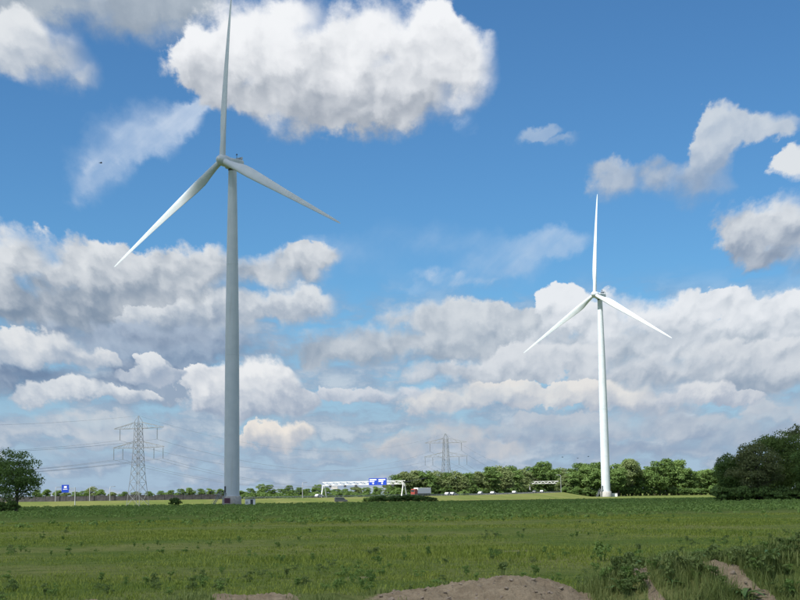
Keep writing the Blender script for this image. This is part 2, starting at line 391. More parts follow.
# ---------------------------------------------------------------- ground
CREST_D = 33.0
CREST = [(-400, .3), (0, .42), (90, .62), (130, .55), (170, .6), (200, .70), (260, .72), (300, .66), (330, .70), (350, .62), (380, .63), (440, .84), (480, .93), (520, 1.0), (545, .92), (575, .58), (588, .62),
         (600, .80), (618, .98), (645, 1.22), (690, 1.32), (720, 1.32), (760, 1.45), (800, 1.55), (900, 1.7), (1300, 1.6)]
CX = np.array([px_x(p, CREST_D) for p, _ in CREST]); CZ = np.array([z for _, z in CREST])
def sstep(a, b, x):
    t = np.clip((x - a) / (b - a), 0, 1); return t * t * (3 - 2 * t)
_pn = np.random.default_rng(3)
_wv = [(_pn.uniform(0, 2 * PI), _pn.uniform(0, 2 * PI)) for _ in range(40)]
def vnoise(x, y, s, o=4, i0=0):
    """cheap sum of rotated sine products, about -1..1"""
    r = 0.0; a = 1.0; t = 0.0
    for i in range(o):
        th, ph = _wv[(i + i0) % 40]; th2, ph2 = _wv[(i * 7 + i0 + 13) % 40]
        u = x * math.cos(th) + y * math.sin(th); v = -x * math.sin(th) + y * math.cos(th)
        r = r + a * np.sin(u * s + ph + 1.3 * np.sin(v * s * .7 + ph2)) * np.sin(v * s * .83 + ph2 + 1.1 * np.sin(u * s * .6 + th2))
        t += a; a *= .55; s *= 2.03
    return r / t * 1.5
def ridge(x, y):
    c0 = np.interp(x, CX, CZ); cy = CREST_D + 1.2 * np.sin(x * .35) * 0.35
    dy = y - cy
    prof = np.where(dy < 0, np.exp(-(dy / 2.1) ** 2), np.exp(-(dy / 3.0) ** 2))
    return c0 * prof
def soil_amount(x, y):
    px = 400 + x / np.maximum(y, 1) * FPX
    n = vnoise(x, y, 1.1, 4, 3); n2 = vnoise(x, y, .45, 3, 9)
    c0 = np.interp(x, CX, CZ)
    near = sstep(35.0, 33.4, y) * sstep(25, 27, y)
    main = sstep(345, 400, px + 22 * n) * sstep(594, 574, px + 8 * n)
    leftp = (sstep(196, 215, px + 10 * n) * sstep(312, 290, px + 10 * n) + sstep(62, 80, px + 10 * n) * sstep(138, 120, px + 10 * n)) * .85 * sstep(34.0, 33.3, y + .3 * n)
    r = 0
    for pa, pb, hw in ((630, 660, 10), (688, 762, 15)):       # bare gullies running down the bank
        pc = pa + (33.5 - y) / 3.0 * (pb - pa)
        r = np.maximum(r, sstep(1.15, .7, np.abs(px - pc) / (hw * (1 + .6 * n + .5 * n2)) ) * sstep(34.0, 33.2, y + .4 * n))
    bare = 0
    for bx, by, rx, ry in ((-1.3, 52.5, 1.3, .8), (-3.4, 43.5, 1.6, .7), (1.9, 61, 1.5, 1.0), (5.6, 74, 2.0, 1.4)):   # trampled bare spots in the field
        bare = np.maximum(bare, sstep(1.2, .5, np.hypot((x - bx) / rx, (y - by) / ry) + .35 * n) * .5)
    return np.clip(np.maximum(near * np.maximum(np.maximum(main, leftp), r), bare), 0, 1)
def gz(x, y):
    x = np.asarray(x, float); y = np.asarray(y, float)
    d = np.hypot(x, y)
    z = .06 * vnoise(x, y, .08, 3) * sstep(36, 60, d) * sstep(900, 300, d)
    z = z + ridge(x, y)
    z = z + 1.25 * sstep(20, 8, y) * sstep(-40, -20, y)
    s = soil_amount(x, y)
    rough = sstep(48, 36, d) * sstep(22, 27, y)
    z = z + rough * (.05 * vnoise(x, y, 1.6, 4, 5) + s * (.05 * vnoise(x, y, 3.1, 4, 17) + .05 * np.abs(vnoise(x, y, 9.0, 4, 22)) + .02 * vnoise(x, y, 31.0, 2, 30)))
    return z
def build_ground():
    az = np.concatenate([np.linspace(-180, -19, 46)[:-1], np.linspace(-19, 19, 620), np.linspace(19, 180, 46)[1:-1]]) * PI / 180
    rows = np.concatenate([np.geomspace(2.0, 26, 30)[:-1], np.linspace(26, 38, 210)[:-1], np.geomspace(38, 700, 150)[:-1], np.geomspace(700, 14000, 30)])
    A, Rr = np.meshgrid(az, rows)
    X = np.sin(A) * Rr; Y = np.cos(A) * Rr; Z = gz(X, Y)
    n = len(az); m = len(rows)
    V = np.stack([X, Y, Z], -1).reshape(-1, 3)
    V = np.vstack([V, [[0, 0, float(gz(0, 0))]]])
    i = np.arange(m - 1)[:, None] * n; k = np.arange(n)[None, :]; k2 = (k + 1) % n
    quads = np.stack([i + k, i + n + k, i + n + k2, i + k2], -1).reshape(-1, 4)[:, ::-1]
    cen = np.stack([np.full(n, m * n), np.arange(n), (np.arange(n) + 1) % n], -1)[:, ::-1]
    me = np_mesh('ground', V, [quads, cen], smooth=True)
    so = np.append(soil_amount(X, Y).ravel(), 0)
    at = me.attributes.new('soil', 'FLOAT', 'POINT'); at.data.foreach_set('value', so.astype(np.float32))
    t = NT('field_ground'); p = t.pos()
    a = t.n('ShaderNodeAttribute', attribute_name='soil').outputs['Fac']
    sx = t.n('ShaderNodeSeparateXYZ'); t.put(sx.inputs[0], p)
    n1 = t.noise(.045, 5, .6, p); n2 = t.noise(.8, 5, .65, p); n3 = t.noise(7.0, 6, .7, p); n4 = t.noise(.012, 3, .5, p)
    g = t.mix(t.ramp(n1, .38, .62), (.138, .200, .050), (.255, .268, .098))
    g = t.mix(t.math('MULTIPLY', t.ramp(n2, .35, .75), .6), g, (.078, .130, .030))
    g = t.mix(t.math('MULTIPLY', t.ramp(n3, .5, .8), .35), g, (.21, .225, .10))
    weeds = t.math('MULTIPLY', t.ramp(t.math('ADD', sx.outputs[1], t.math('MULTIPLY', t.math('SUBTRACT', n1, .5), 160)), 140, 240), t.ramp(sx.outputs[1], 560, 520))   # rank weeds on the far half of the field
    g = t.mix(t.math('MULTIPLY', weeds, .75), g, (.085, .140, .036))
    mead = t.ramp(sx.outputs[1], 530, 560)
    gm = t.mix(t.ramp(n4, .4, .6), (.090, .122, .036), (.130, .145, .052))
    g = t.mix(mead, g, gm)
    s1 = t.noise(3.0, 7, .7, p); s2 = t.noise(26.0, 5, .7, p)
    so = t.mix(t.ramp(s1, .3, .7), (.33, .258, .172), (.50, .40, .275))
    so = t.mix(t.math('MULTIPLY', t.ramp(s2, .45, .75), .6), so, (.20, .150, .098))
    f = t.ramp(t.math('ADD', a, t.math('MULTIPLY', t.math('SUBTRACT', n3, .5), .7)), .35, .6)
    c = t.mix(f, g, so)
    h = t.math('ADD', t.math('MULTIPLY', s1, .7), t.math('MULTIPLY', s2, .45))
    me.materials.append(t.principled(c, 1.0, h, .9, .14, Specular_IOR_Level=0.0))
    o = bpy.data.objects.new('ground', me); link(o); tag(o, kind='structure')
build_ground()
# ---------------------------------------------------------------- motorway
PATH = np.array([(-900, 640, 1.7), (-450, 600, 1.9), (-250, 592, 2.0), (-140, 606, 2.0), (-70, 640, 2.0), (-18, 690, 2.1), (25, 752, 2.2), (65, 850, 2.7), (92, 945, 3.1), (112, 1020, 3.2), (150, 1200, 3.2), (205, 1500, 3.0), (300, 2100, 2.6)], float)
def catmull(P, n=12):
    out = []
    for i in range(len(P) - 1):
        p0, p1, p2, p3 = P[max(i - 1, 0)], P[i], P[i + 1], P[min(i + 2, len(P) - 1)]
        for t in np.arange(n) / n:
            out.append(.5 * ((2 * p1) + (-p0 + p2) * t + (2 * p0 - 5 * p1 + 4 * p2 - p3) * t * t + (-p0 + 3 * p1 - 3 * p2 + p3) * t ** 3))
    return np.array(out + [P[-1]])
ROAD = catmull(PATH)
_tan = np.gradient(ROAD[:, :2], axis=0); _tan /= np.linalg.norm(_tan, axis=1)[:, None]
RIGHT = np.stack([_tan[:, 1], -_tan[:, 0]], -1)        # towards the camera side
def road_pt(i, off, up=0.0):
    """point on the road at fractional index i, offset to its right"""
    i0 = int(min(max(i, 0), len(ROAD) - 2)); t = i - i0
    c = ROAD[i0] * (1 - t) + ROAD[i0 + 1] * t; r = RIGHT[i0] * (1 - t) + RIGHT[i0 + 1] * t
    return Vector((c[0] + r[0] * off, c[1] + r[1] * off, c[2] + up)), math.atan2(_tan[i0][1], _tan[i0][0])
def road_index(px):
    """index where the road crosses a photo column (searching from the near bend outwards)"""
    q = 400 + ROAD[:, 0] / ROAD[:, 1] * FPX
    for i in range(len(q) - 1):
        if q[i] <= px < q[i + 1]: return i + (px - q[i]) / (q[i + 1] - q[i])
    return len(q) - 2
def strip(name, offs, mat):
    n = len(ROAD); V = []
    for off, dz in offs:
        z = ROAD[:, 2] + dz if dz is not None else np.full(n, -.15)
        V.append(np.stack([ROAD[:, 0] + RIGHT[:, 0] * off, ROAD[:, 1] + RIGHT[:, 1] * off, z], -1))
    V = np.concatenate(V); F = []
    for j in range(len(offs) - 1):
        k = np.arange(n - 1); F.append(np.stack([j * n + k, j * n + k + 1, (j + 1) * n + k + 1, (j + 1) * n + k], -1))
    me = np_mesh(name, V, F, [mat], smooth=True); o = bpy.data.objects.new(name, me); link(o)
    return tag(o, kind='structure')
def verge_mat():
    t = NT('verge_grass'); p = t.pos()
    c = t.mix(t.ramp(t.noise(.05, 5, .6, p), .35, .65), (.094, .124, .038), (.138, .150, .056))
    c = t.mix(t.math('MULTIPLY', t.ramp(t.noise(1.2, 4, .6, p), .45, .75), .4), c, (.075, .105, .030))
    return t.principled(c, 1.0, Specular_IOR_Level=0.0)
def asphalt_mat():
    t = NT('asphalt'); p = t.pos()
    return t.principled(t.mix(t.ramp(t.noise(.6, 6, .7, p), .3, .7), (.042, .043, .045), (.068, .068, .068)), .85)
strip('embankment', [(-30, None), (-18, -.05), (18, -.05), (34, None)], verge_mat())
strip('motorway', [(-15, .0), (15, .0)], asphalt_mat())
for off in (-14.0, -3.2, 3.2, 14.0):
    strip('lane_marking', [(off - .12, .006), (off + .12, .006)], MAT['white'])
# ---------------------------------------------------------------- passing cloud above the field, towards the sun
def build_cloud():
    poly = [(-520, 260), (-420, 470), (-260, 530), (-150, 524), (-95, 514), (-62, 520), (-30, 556), (0, 602), (30, 640), (70, 630), (110, 580), (200, 548), (330, 540), (470, 420), (520, 120), (430, -160), (240, -330), (-60, -400), (-330, -300), (-520, -60)]
    c = np.array([0.0, 150.0]); ALT = 1100.0
    P = np.array(poly, float) - c; ang = np.arctan2(P[:, 1], P[:, 0]); rad = np.hypot(P[:, 0], P[:, 1])
    o = np.argsort(ang); ang, rad = ang[o], rad[o]
    n, m = 192, 40
    th = np.linspace(-PI, PI, n, endpoint=False)
    R = np.interp(th, np.r_[ang[-1] - 2 * PI, ang, ang[0] + 2 * PI], np.r_[rad[-1], rad, rad[0]])
    R = R + 5 * np.sin(th * 23) + 4 * np.sin(th * 41 + 1)
    shift = SUN[:2] / SUN[2] * ALT + c
    V = []; rr = np.sin(np.linspace(0, PI / 2, m))
    for side in (1, -1):
        for q in rr[:-1] if side == -1 else rr:
            x = shift[0] + np.cos(th) * R * q; y = shift[1] + np.sin(th) * R * q
            b = vnoise(x, y, .016, 4, 2)
            h = math.sqrt(max(0, 1 - q * q))
            z = ALT + (h * (150 + 60 * b) if side == 1 else -h * (18 + 10 * b))
            V.append(np.stack([x, y, z], -1))
    rings = len(V); V = np.concatenate(V); F = []
    order = list(range(m)) + list(range(rings - 1, m - 1, -1))     # out over the top, back in underneath
    k = np.arange(n); k2 = (k + 1) % n
    for a, b in zip(order[:-1], order[1:]): F.append(np.stack([a * n + k, a * n + k2, b * n + k2, b * n + k], -1))
    t = NT('cloud_vapour'); p = t.pos()
    d = t.n('ShaderNodeBsdfDiffuse'); d.inputs[0].default_value = (.9, .9, .9, 1)
    tr = t.n('ShaderNodeBsdfTranslucent'); tr.inputs[0].default_value = (.9, .91, .93, 1)
    ms = t.n('ShaderNodeMixShader'); ms.inputs[0].default_value = .75
    t.put(ms.inputs[1], d.outputs[0]); t.put(ms.inputs[2], tr.outputs[0])
    tp = t.n('ShaderNodeBsdfTransparent'); m2 = t.n('ShaderNodeMixShader'); t.put(m2.inputs[0], t.math('ADD', .22, t.math('MULTIPLY', t.ramp(t.sep(p)[1], -160, -420), .17)))      # part shading the near field is made more transparent to brighten it
    t.put(m2.inputs[1], ms.outputs[0]); t.put(m2.inputs[2], tp.outputs[0]); t.put(t.out.inputs[0], m2.outputs[0])
    o = bpy.data.objects.new('cloud', np_mesh('cloud', V, F, [t.m], smooth=True)); link(o)
    tag(o, 'broad cumulus cloud passing overhead that shades the field', 'cloud')
build_cloud()
# ---------------------------------------------------------------- wind turbines
HUB_H, ROT_R = 120.0, 61.5
def blade_mesh():
    """blade along +z, leading edge +x, suction side -y"""
    st = [(1.2, 2.3, 1.0, 20), (3.5, 2.35, .98, 20), (7, 3.0, .66, 17), (11, 3.85, .42, 14), (15, 3.95, .32, 11), (22, 3.4, .27, 7), (32, 2.6, .22, 4), (42, 1.9, .19, 2), (52, 1.25, .17, 0), (58, .85, .15, -1), (60.6, .5, .14, -1), (61.5, .12, .14, -1)]
    zs = [s[0] for s in st]; zz = []
    for a, b in zip(zs[:-1], zs[1:]): zz += list(np.linspace(a, b, 4)[:-1])
    zz.append(zs[-1]); n = 20; V = []
    for z in zz:
        ch = np.interp(z, zs, [s[1] for s in st]); th = np.interp(z, zs, [s[2] for s in st]); tw = math.radians(np.interp(z, zs, [s[3] for s in st]) + 4)
        rnd = min(1, max(0, (z - 3) / 7))
        bend = 1.6 * (z / 61.5) ** 2 - .7 * (z / 61.5)          # flexed downwind under load
        for k in range(n):
            a = 2 * PI * k / n; x = .5 * math.cos(a); y = .5 * th * math.sin(a)
            if rnd:                                               # circle -> aerofoil
                y *= (1 - rnd) + rnd * (.25 + .75 * (x + .5)) * 1.35; x -= .18 * rnd
            x *= ch; y *= ch
            V.append((x * math.cos(tw) + y * math.sin(tw), -x * math.sin(tw) + y * math.cos(tw) + bend, z))
    m = len(zz); k = np.arange(n); F = [np.stack([i * n + k, i * n + (k + 1) % n, (i + 1) * n + (k + 1) % n, (i + 1) * n + k], -1) for i in range(m - 1)]
    V = np.array(V); V = np.vstack([V, V[-n:].mean(0)])
    F.append(np.stack([(m - 1) * n + k, (m - 1) * n + (k + 1) % n, np.full(n, m * n)], -1))
    return np_mesh('blade', V, F, [MAT['turbine']], smooth=True)
BLADE = blade_mesh()
def turbine(px, dist, yaw, phase, label):
    az = math.atan((px - 400) / FPX)
    root = empty('wind_turbine', (dist * math.sin(az), dist * math.cos(az), 0))
    tag(root, label, 'wind turbine', 'wind turbines on the field')
    MB().lathe([(3.3, -.3), (3.3, 2.9), (3.2, 3.1), (2.65, 3.15)], 48).build('foundation_ring', MAT['concrete'], root, True)
    tw = MB().lathe([(2.62, 3.1), (2.58, 20), (2.50, 40), (2.36, 60), (2.10, 80), (1.78, 100), (1.46, 117.6)], 48).build('tower', MAT['turbine'], root, True)
    for z, r in ((24, 2.57), (52, 2.43), (84, 2.05)):
        MB().lathe([(r + .008, z - .12), (r + .035, z - .1), (r + .035, z + .1), (r + .008, z + .12)], 48).build('flange', MAT['turbine'], tw, True)
    # entrance: door, landing, stair on the left flank of the tower
    ang = math.radians(215)
    dx, dy = math.cos(ang), math.sin(ang)
    e = empty('entrance', (0, 0, 0)); e.parent = root; e.rotation_euler = (0, 0, ang)
    MB().box(2.5, 2.68, -.5, .5, 4.3, 6.5).build('door', MAT['dark'], e)
    MB().box(2.55, 4.2, -.8, .8, 4.08, 4.2).build('landing', MAT['steel'], e)
    s = MB()
    for i in range(16):
        t = i / 15; s.box(4.2 + t * 2.9, 4.48 + t * 2.9, -.6, .6, 4.02 - t * 3.85, 4.07 - t * 3.85)
    s.bar((4.2, -.62, 4.05), (7.35, -.62, .0), .16); s.bar((4.2, .62, 4.05), (7.35, .62, .0), .16)
    s.build('stair', MAT['steel'], e)
    r = MB()
    for yy in (-.62, .62):
        r.bar((4.2, yy, 5.1), (7.35, yy, 1.05), .07)
        for t in (0, .25, .5, .75, 1): r.bar((4.2 + 3.15 * t, yy, 4.05 - 4.05 * t), (4.2 + 3.15 * t, yy, 5.1 - 4.05 * t), .06)
    r.build('handrail', MAT['steel'], e)
    # nacelle group turned into the wind
    head = empty('nacelle', (0, 0, HUB_H)); head.parent = root; head.rotation_euler = (0, 0, -yaw)
    MB().box(-1.85, 1.85, -2.3, 4.2, -1.9, 1.7).build('housing', MAT['turbine'], head, bevel=.55)
    MB().lathe([(1.5, -2.6), (1.62, -1.9)], 40).build('yaw_ring', MAT['dark'], head, True)
    c = MB().box(-1.5, 1.5, 3.2, 3.5, 1.9, 2.7); c.build('cooler', MAT['steel'], head)
    f = MB()
    for x in (-1.6, 1.6): f.bar((x, 3.35, 1.5), (x, 3.35, 2.85), .14); f.bar((x, 3.35, 2.7), (x, 2.4, 1.6), .1)
    f.bar((-1.6, 3.35, 2.8), (1.6, 3.35, 2.8), .12); f.build('cooler_frame', MAT['turbine'], head)
    w = MB().bar((.9, 1.2, 1.6), (.9, 1.2, 3.4), .12); w.bar((.4, 1.2, 3.3), (1.4, 1.2, 3.3), .1); w.box(.75, 1.05, 1.05, 1.35, 3.4, 3.7)
    w.build('wind_vane', MAT['dark'], head)
    rot = empty('rotor', (0, -5.2 * math.cos(math.radians(5)), 5.2 * math.sin(math.radians(5)))); rot.parent = head
    rot.rotation_euler = (math.radians(-5), 0, 0)
    prof = [(1.9, 2.9), (1.95, 2.2), (2.05, 1.2), (2.0, .2), (1.8, -.8), (1.4, -1.7), (.85, -2.3), (.3, -2.6), (.05, -2.65)]
    MB().lathe(prof, 40, 'y').build('spinner', MAT['turbine'], rot, True)
    MB().lathe([(1.55, 2.85), (1.55, 3.3)], 32, 'y').build('hub_collar', MAT['dark'], rot, True)
    for k in range(3):
        b = bpy.data.objects.new('blade', BLADE); link(b, rot); b.rotation_euler = (0, phase + k * 2 * PI / 3, 0); b.scale = (.94, .94, 1.02)
    return root
T1 = turbine(230.6 + .0133 * 10, 507.0, .649, -.0274, 'tall grey wind turbine with its upper blade cut off, standing beside a small white cabin')
T2 = turbine(601.6, 875.0, .759, -.0024, 'bright white wind turbine standing in sunshine before a row of trees')
# white plinth box beside the second turbine
def kiosk(loc, w, d, h, rz, label, door=True):
    k = empty('equipment_cabin', loc, rz); tag(k, label, 'cabin', 'equipment cabins beside the turbines')
    MB().box(-w / 2, w / 2, -d / 2, d / 2, -.1, h).build('wall', MAT['white'], k, bevel=.03)
    MB().box(-w / 2 - .12, w / 2 + .12, -d / 2 - .12, d / 2 + .12, h, h + .16).build('roof', MAT['concrete'], k)
    if door:
        dr = MB().box(.1, 1.0, -d / 2 - .03, -d / 2 + .02, .05, h - .15).build('door', MAT['dark'], k)
        MB().box(.2, .26, -d / 2 - .08, -d / 2 - .03, .8, 1.1).build('handle', MAT['steel'], dr)
    v = MB()
    for i in range(4): v.box(-w / 2 + .25, -w / 2 + 1.0, -d / 2 - .035, -d / 2, .5 + i * .22, .62 + i * .22)
    v.build('vent', MAT['steel'], k)
kiosk((px_x(249, 499), 499, 0), 3.4, 2.4, 2.0, .05, 'small white flat-roofed cabin with dark door beside the grey turbine')
kiosk((px_x(610, 870), 870, 0), 3.2, 2.2, 1.9, -.1, 'low white box cabin beside the foot of the sunlit white turbine', False)
b = empty('notice_board', (px_x(226.2, 499), 499, 0), .05); tag(b, 'dark maroon board on short posts before the grey turbine foot', 'board')
MB().box(-1.0, 1.0, -.05, .05, .75, 2.5).build('panel', MAT['maroon'], b)
for x in (-.8, .8): MB().box(x - .06, x + .06, .06, .16, -.1, 2.4).build('post', MAT['dark'], b)
# ---------------------------------------------------------------- pylons and cables
PY_H = 33.5
def half_w(z):
    return np.interp(z, [0, 12, 21.5, 33.5], [3.0, 1.85, 1.35, .9])
def pylon_proto():
    root = empty('electricity_pylon')
    for sx in (-1, 1):
        for sy in (-1, 1):
            l = MB(); zs = [0, 12, 21.5, 31.5]
            for a, b in zip(zs[:-1], zs[1:]): l.bar((sx * half_w(a), sy * half_w(a), a - (.3 if a == 0 else 0)), (sx * half_w(b), sy * half_w(b), b), .17)
            l.bar((sx * half_w(31.5), sy * half_w(31.5), 31.5), (0, 0, PY_H), .13)
            l.build('leg', MAT['pylon'], root)
    zs = [0, 4.6, 8.6, 12, 15, 17.6, 20, 22.4, 24.6, 26.7, 28.7, 30.5]
    for face in range(4):
        br = MB()
        def P(u, z):
            w = half_w(z); p = (u * w, -w) if face % 2 == 0 else (-w, u * w)
            s = 1 if face < 2 else -1
            return (p[0] * s, p[1] * s, z)
        for a, b in zip(zs[:-1], zs[1:]):
            br.bar(P(-1, a), P(1, b), .08); br.bar(P(1, a), P(-1, b), .08); br.bar(P(-1, b), P(1, b), .075)
        br.build('bracing', MAT['pylon'], root)
    for z, L, posn in ((28.7, 11.4, (8.6,)), (21.5, 11.8, (7.2, 11.4))):
        for s in (-1, 1):
            arm = MB(); w = half_w(z)
            top = z + 2.4
            for sy in (-1, 1):
                arm.bar((s * w, sy * w, z), (s * L, 0, z + .15), .20); arm.bar((s * half_w(top), sy * half_w(top), top), (s * L, 0, z + .25), .16)
            for t in (.25, .5, .75):
                x = s * (w + (L - w) * t)
                for sy in (-1, 1):
                    arm.bar((x, sy * w * (1 - t), z + .05), (s * (w + (L - w) * (t - .12)), sy * w * (1 - t + .12), z + 2.3 * (1 - t + .12)), .07)
                arm.bar((x, -w * (1 - t), z), (x, w * (1 - t), z), .07)
            arm.build('crossarm', MAT['pylon'], root)
            for x in posn:
                ins = MB(); pts = []; rad = []
                for i in range(15):
                    zz = z - .2 - i * .27; pts += [(s * x, 0, zz), (s * x, 0, zz - .13)]; rad += [.15, .06]
                ins.tube(pts, rad, 8); ins.build('insulator', MAT['insul'], root, True)
    for s in (-1, 1): MB().box(s * 3.0 - .5, s * 3.0 + .5, -3.5, 3.5, -.3, .15).build('footing', MAT['concrete'], root)
    return root
PYL = [Vector((-240, 330, 0)), Vector((px_x(137.5, 545), 545, 0)), Vector((px_x(443.5, 850), 850, 0)), Vector((px_x(577, 1180), 1180, 0))]
PYL_L = [None, 'grey lattice electricity pylon rising in full beside the motorway left of the grey turbine', 'lattice electricity pylon whose lower half is hidden behind the green wood', 'lattice electricity pylon hidden behind the trees beside the white turbine']
PSC = [1.0, 1.0, 1.13, .74]; proto = pylon_proto(); ang = []
for i in range(4):
    a = PYL[max(i - 1, 0)]; b = PYL[min(i + 1, 3)]; d = b - a; ang.append(math.atan2(d.y, d.x) - PI / 2)
for i in (1, 2, 3):
    p = proto if i == 1 else copy_tree(proto); p.location = PYL[i]; p.rotation_euler = (0, 0, ang[i]); p.scale = (PSC[i],) * 3
    tag(p, PYL_L[i], 'pylon', 'electricity pylons')
def pyl_pt(i, x, z):
    return PYL[i] + Vector((math.cos(ang[i]) * x, math.sin(ang[i]) * x, z)) * PSC[i]
for x, z, what in ((-8.6, 24.5, 'power cable hung from the upper crossarms on the side away from the grey turbine'), (8.6, 24.5, 'power cable hung from the upper crossarms on the grey turbine side'),
                   (-11.4, 17.3, 'power cable hung from the lower crossarm tips on the side away from the grey turbine'), (-7.2, 17.3, 'power cable hung midway on the lower crossarms away from the grey turbine'),
                   (7.2, 17.3, 'power cable hung midway on the lower crossarms on the grey turbine side'), (11.4, 17.3, 'power cable hung from the lower crossarm tips on the grey turbine side'),
                   (0, PY_H, 'thin earth cable running over the peaks of the pylons')):
    m = MB(); pts = []
    for i in range(3):
        A, B = pyl_pt(i, x, z), pyl_pt(i + 1, x, z); L = (B - A).length; sag = L * L / 9500 + .3
        for k in range(25 if i == 2 else 24):
            t = k / 24; q = A.lerp(B, t); q.z -= 4 * sag * t * (1 - t); pts.append(q)
    m.tube(pts, 0.028 if z > 30 else .042, 5)
    tag(m.build('power_cable', MAT['wire'], None, True), what, 'cable', 'cables between the pylons')
# ---------------------------------------------------------------- motorway furniture and traffic
def gantry(A, B, base, top, label, sign=None):
    A, B = Vector(A), Vector(B); L = (B - A).length; d = (B - A) / L
    g = empty('sign_gantry', A, math.atan2(d.y, d.x)); tag(g, label, 'gantry', 'gantries over the motorway')
    for x in (0, L):
        for s in (-1, 1): MB().bar((x + (.0), s * 1.9, base), (x, s * .45, top - 1.3), .42, .34).build('leg', MAT['white'], g)
    tr = MB()
    for sy in (-.55, .55):
        for z in (top - 1.45, top): tr.bar((-.3, sy, z), (L + .3, sy, z), .24)
    n = int(L / 2.2)
    for i in range(n):
        x0, x1 = L * i / n, L * (i + 1) / n
        for sy in (-.55, .55):
            tr.bar((x0, sy, top - 1.45) if i % 2 else (x0, sy, top), (x1, sy, top) if i % 2 else (x1, sy, top - 1.45), .15)
    tr.build('truss', MAT['white'], g)
    return g, L
gA, gB = (px_x(322, 705), 705, 0), (px_x(401.5, 672), 672, 0)
g, L = gantry(gA, gB, 1.6, 9.2, 'white truss gantry with blue direction sign spanning the motorway')
def direction_sign(x0, x1, z0, z1):
    s = MB().box(x0, x1, -.95, -.78, z0, z1).build('direction_sign', MAT['blue'], g)
    m = MB(); w = x1 - x0; h = z1 - z0
    m.box(x0 + .08 * w, x1 - .12 * w, -.975, -.955, z1 - .30 * h, z1 - .14 * h)
    m.box(x0 + .08 * w, x1 - .35 * w, -.975, -.955, z1 - .54 * h, z1 - .40 * h)
    m.prism([(x0 + .44 * w, z0 + .12 * h), (x0 + .56 * w, z0 + .12 * h), (x0 + .56 * w, z0 + .26 * h), (x0 + .64 * w, z0 + .26 * h), (x0 + .5 * w, z0 + .40 * h), (x0 + .36 * w, z0 + .26 * h), (x0 + .44 * w, z0 + .26 * h)], -.975, -.955)
    m.build('sign_print', MAT['signwhite'], s)
u = lambda px: (px - 322) / 79.5 * L
direction_sign(u(369), u(377.4), 7.4, 10.6); direction_sign(u(377.8), u(386), 7.4, 10.6)
for px in (330, 345, 356, 392): MB().box(u(px) - .75, u(px) + .75, -.9, -.75, 6.6, 7.7).build('lane_signal', MAT['dark'], g)
MB().box(u(331), u(337.5), -.9, -.78, 5.9, 7.2).build('panel_back', MAT['concrete'], g)
i2 = road_index(551); pA, _ = road_pt(i2, -17); pB, _ = road_pt(i2, 17)
gantry((pA.x, pA.y, 0), (pB.x, pB.y, 0), 2.6, 10.4, 'small far gantry on the motorway half hidden by the trees')
def road_sign():
    d = 548; x = px_x(75.3, d); r = empty('road_sign', (x, d, 0)); tag(r, 'blue road sign on a cantilever arm beside the shade tree', 'sign')
    zt = z_at(75, 487.5, d)
    MB().tube([(0, 0, -.3), (0, 0, zt)], [.2, .16], 10).build('post', MAT['lamp'], r, True)
    a = MB()
    for z in (zt - .3, zt - 1.5): a.bar((0, 0, z), (-4.2, 0, z), .14)
    for k in range(3): a.bar((-.3 - k * .7, 0, zt - 1.5), (-1.0 - k * .7, 0, zt - .3), .08)
    a.build('arm', MAT['lamp'], r)
    z0, z1 = z_at(66, 492.6, d), z_at(66, 485, d); x0, x1 = px_x(62, d) - x, px_x(69.2, d) - x
    p = MB().box(x0, x1, -.22, -.1, z0, z1).build('sign_panel', MAT['blue'], r)
    m = MB(); w = x1 - x0; h = z1 - z0
    m.box(x0 + .32 * w, x1 - .30 * w, -.25, -.225, z1 - .42 * h, z1 - .16 * h)
    m.box(x0 + .2 * w, x1 - .2 * w, -.25, -.225, z1 - .62 * h, z1 - .54 * h)
    m.build('sign_print', MAT['signwhite'], p)
road_sign()
def noise_barrier():
    a, b = road_index(-60), road_index(222)
    r = empty('noise_barrier', road_pt(a, 16)[0]); tag(r, 'long dark noise barrier of panels along the motorway edge', 'barrier')
    o = r.location; pts = []; i = a
    P = [road_pt(i, 16)[0] - o for i in np.linspace(a, b, 400)]
    acc = [0]
    for p, q in zip(P[:-1], P[1:]): acc.append(acc[-1] + (q - p).length)
    S = np.arange(0, acc[-1], 4.0); A = np.array([list(p) for p in P])
    Q = [Vector([np.interp(s, acc, A[:, j]) for j in range(3)]) for s in S]
    pm = MB().box(.1, 3.9, -.06, .06, -.2, 2.0); proto = None; post = None
    for k in range(len(Q) - 1):
        d = Q[k + 1] - Q[k]; rz = math.atan2(d.y, d.x)
        hgt = 1 + .10 * math.sin(k * 1.7) + .06 * math.sin(k * 4.1)
        if proto is None:
            proto = pm.build('panel', MAT['barrier'], r); post = MB().box(-.12, .12, -.14, .14, -.3, 2.15).build('post', MAT['barrier'], r); pn, po = proto, post
        else:
            pn = proto.copy(); link(pn, r); po = post.copy(); link(po, r)
        pn.location = Q[k]; pn.rotation_euler = (0, 0, rz); pn.scale = (1, 1, hgt); po.location = Q[k]; po.rotation_euler = (0, 0, rz)
noise_barrier()
def guard_rail():
    a, b = road_index(226), road_index(556); r = empty('guard_rail', road_pt(a, 15.6)[0]); tag(r, 'low steel guard rail along the curving motorway edge', 'guard rail')
    o = r.location; P = [road_pt(i, 15.6)[0] - o for i in np.linspace(a, b, 90)]
    m = MB()
    for p, q in zip(P[:-1], P[1:]): m.bar(p + Vector((0, 0, .62)), q + Vector((0, 0, .62)), .3)
    m.build('rail', MAT['steel'], r); base = None
    for p in P:
        if base is None: base = MB().box(-.08, .08, -.06, .06, -.2, .6).build('post', MAT['steel'], r); q = base
        else: q = base.copy(); link(q, r)
        q.location = p
guard_rail()
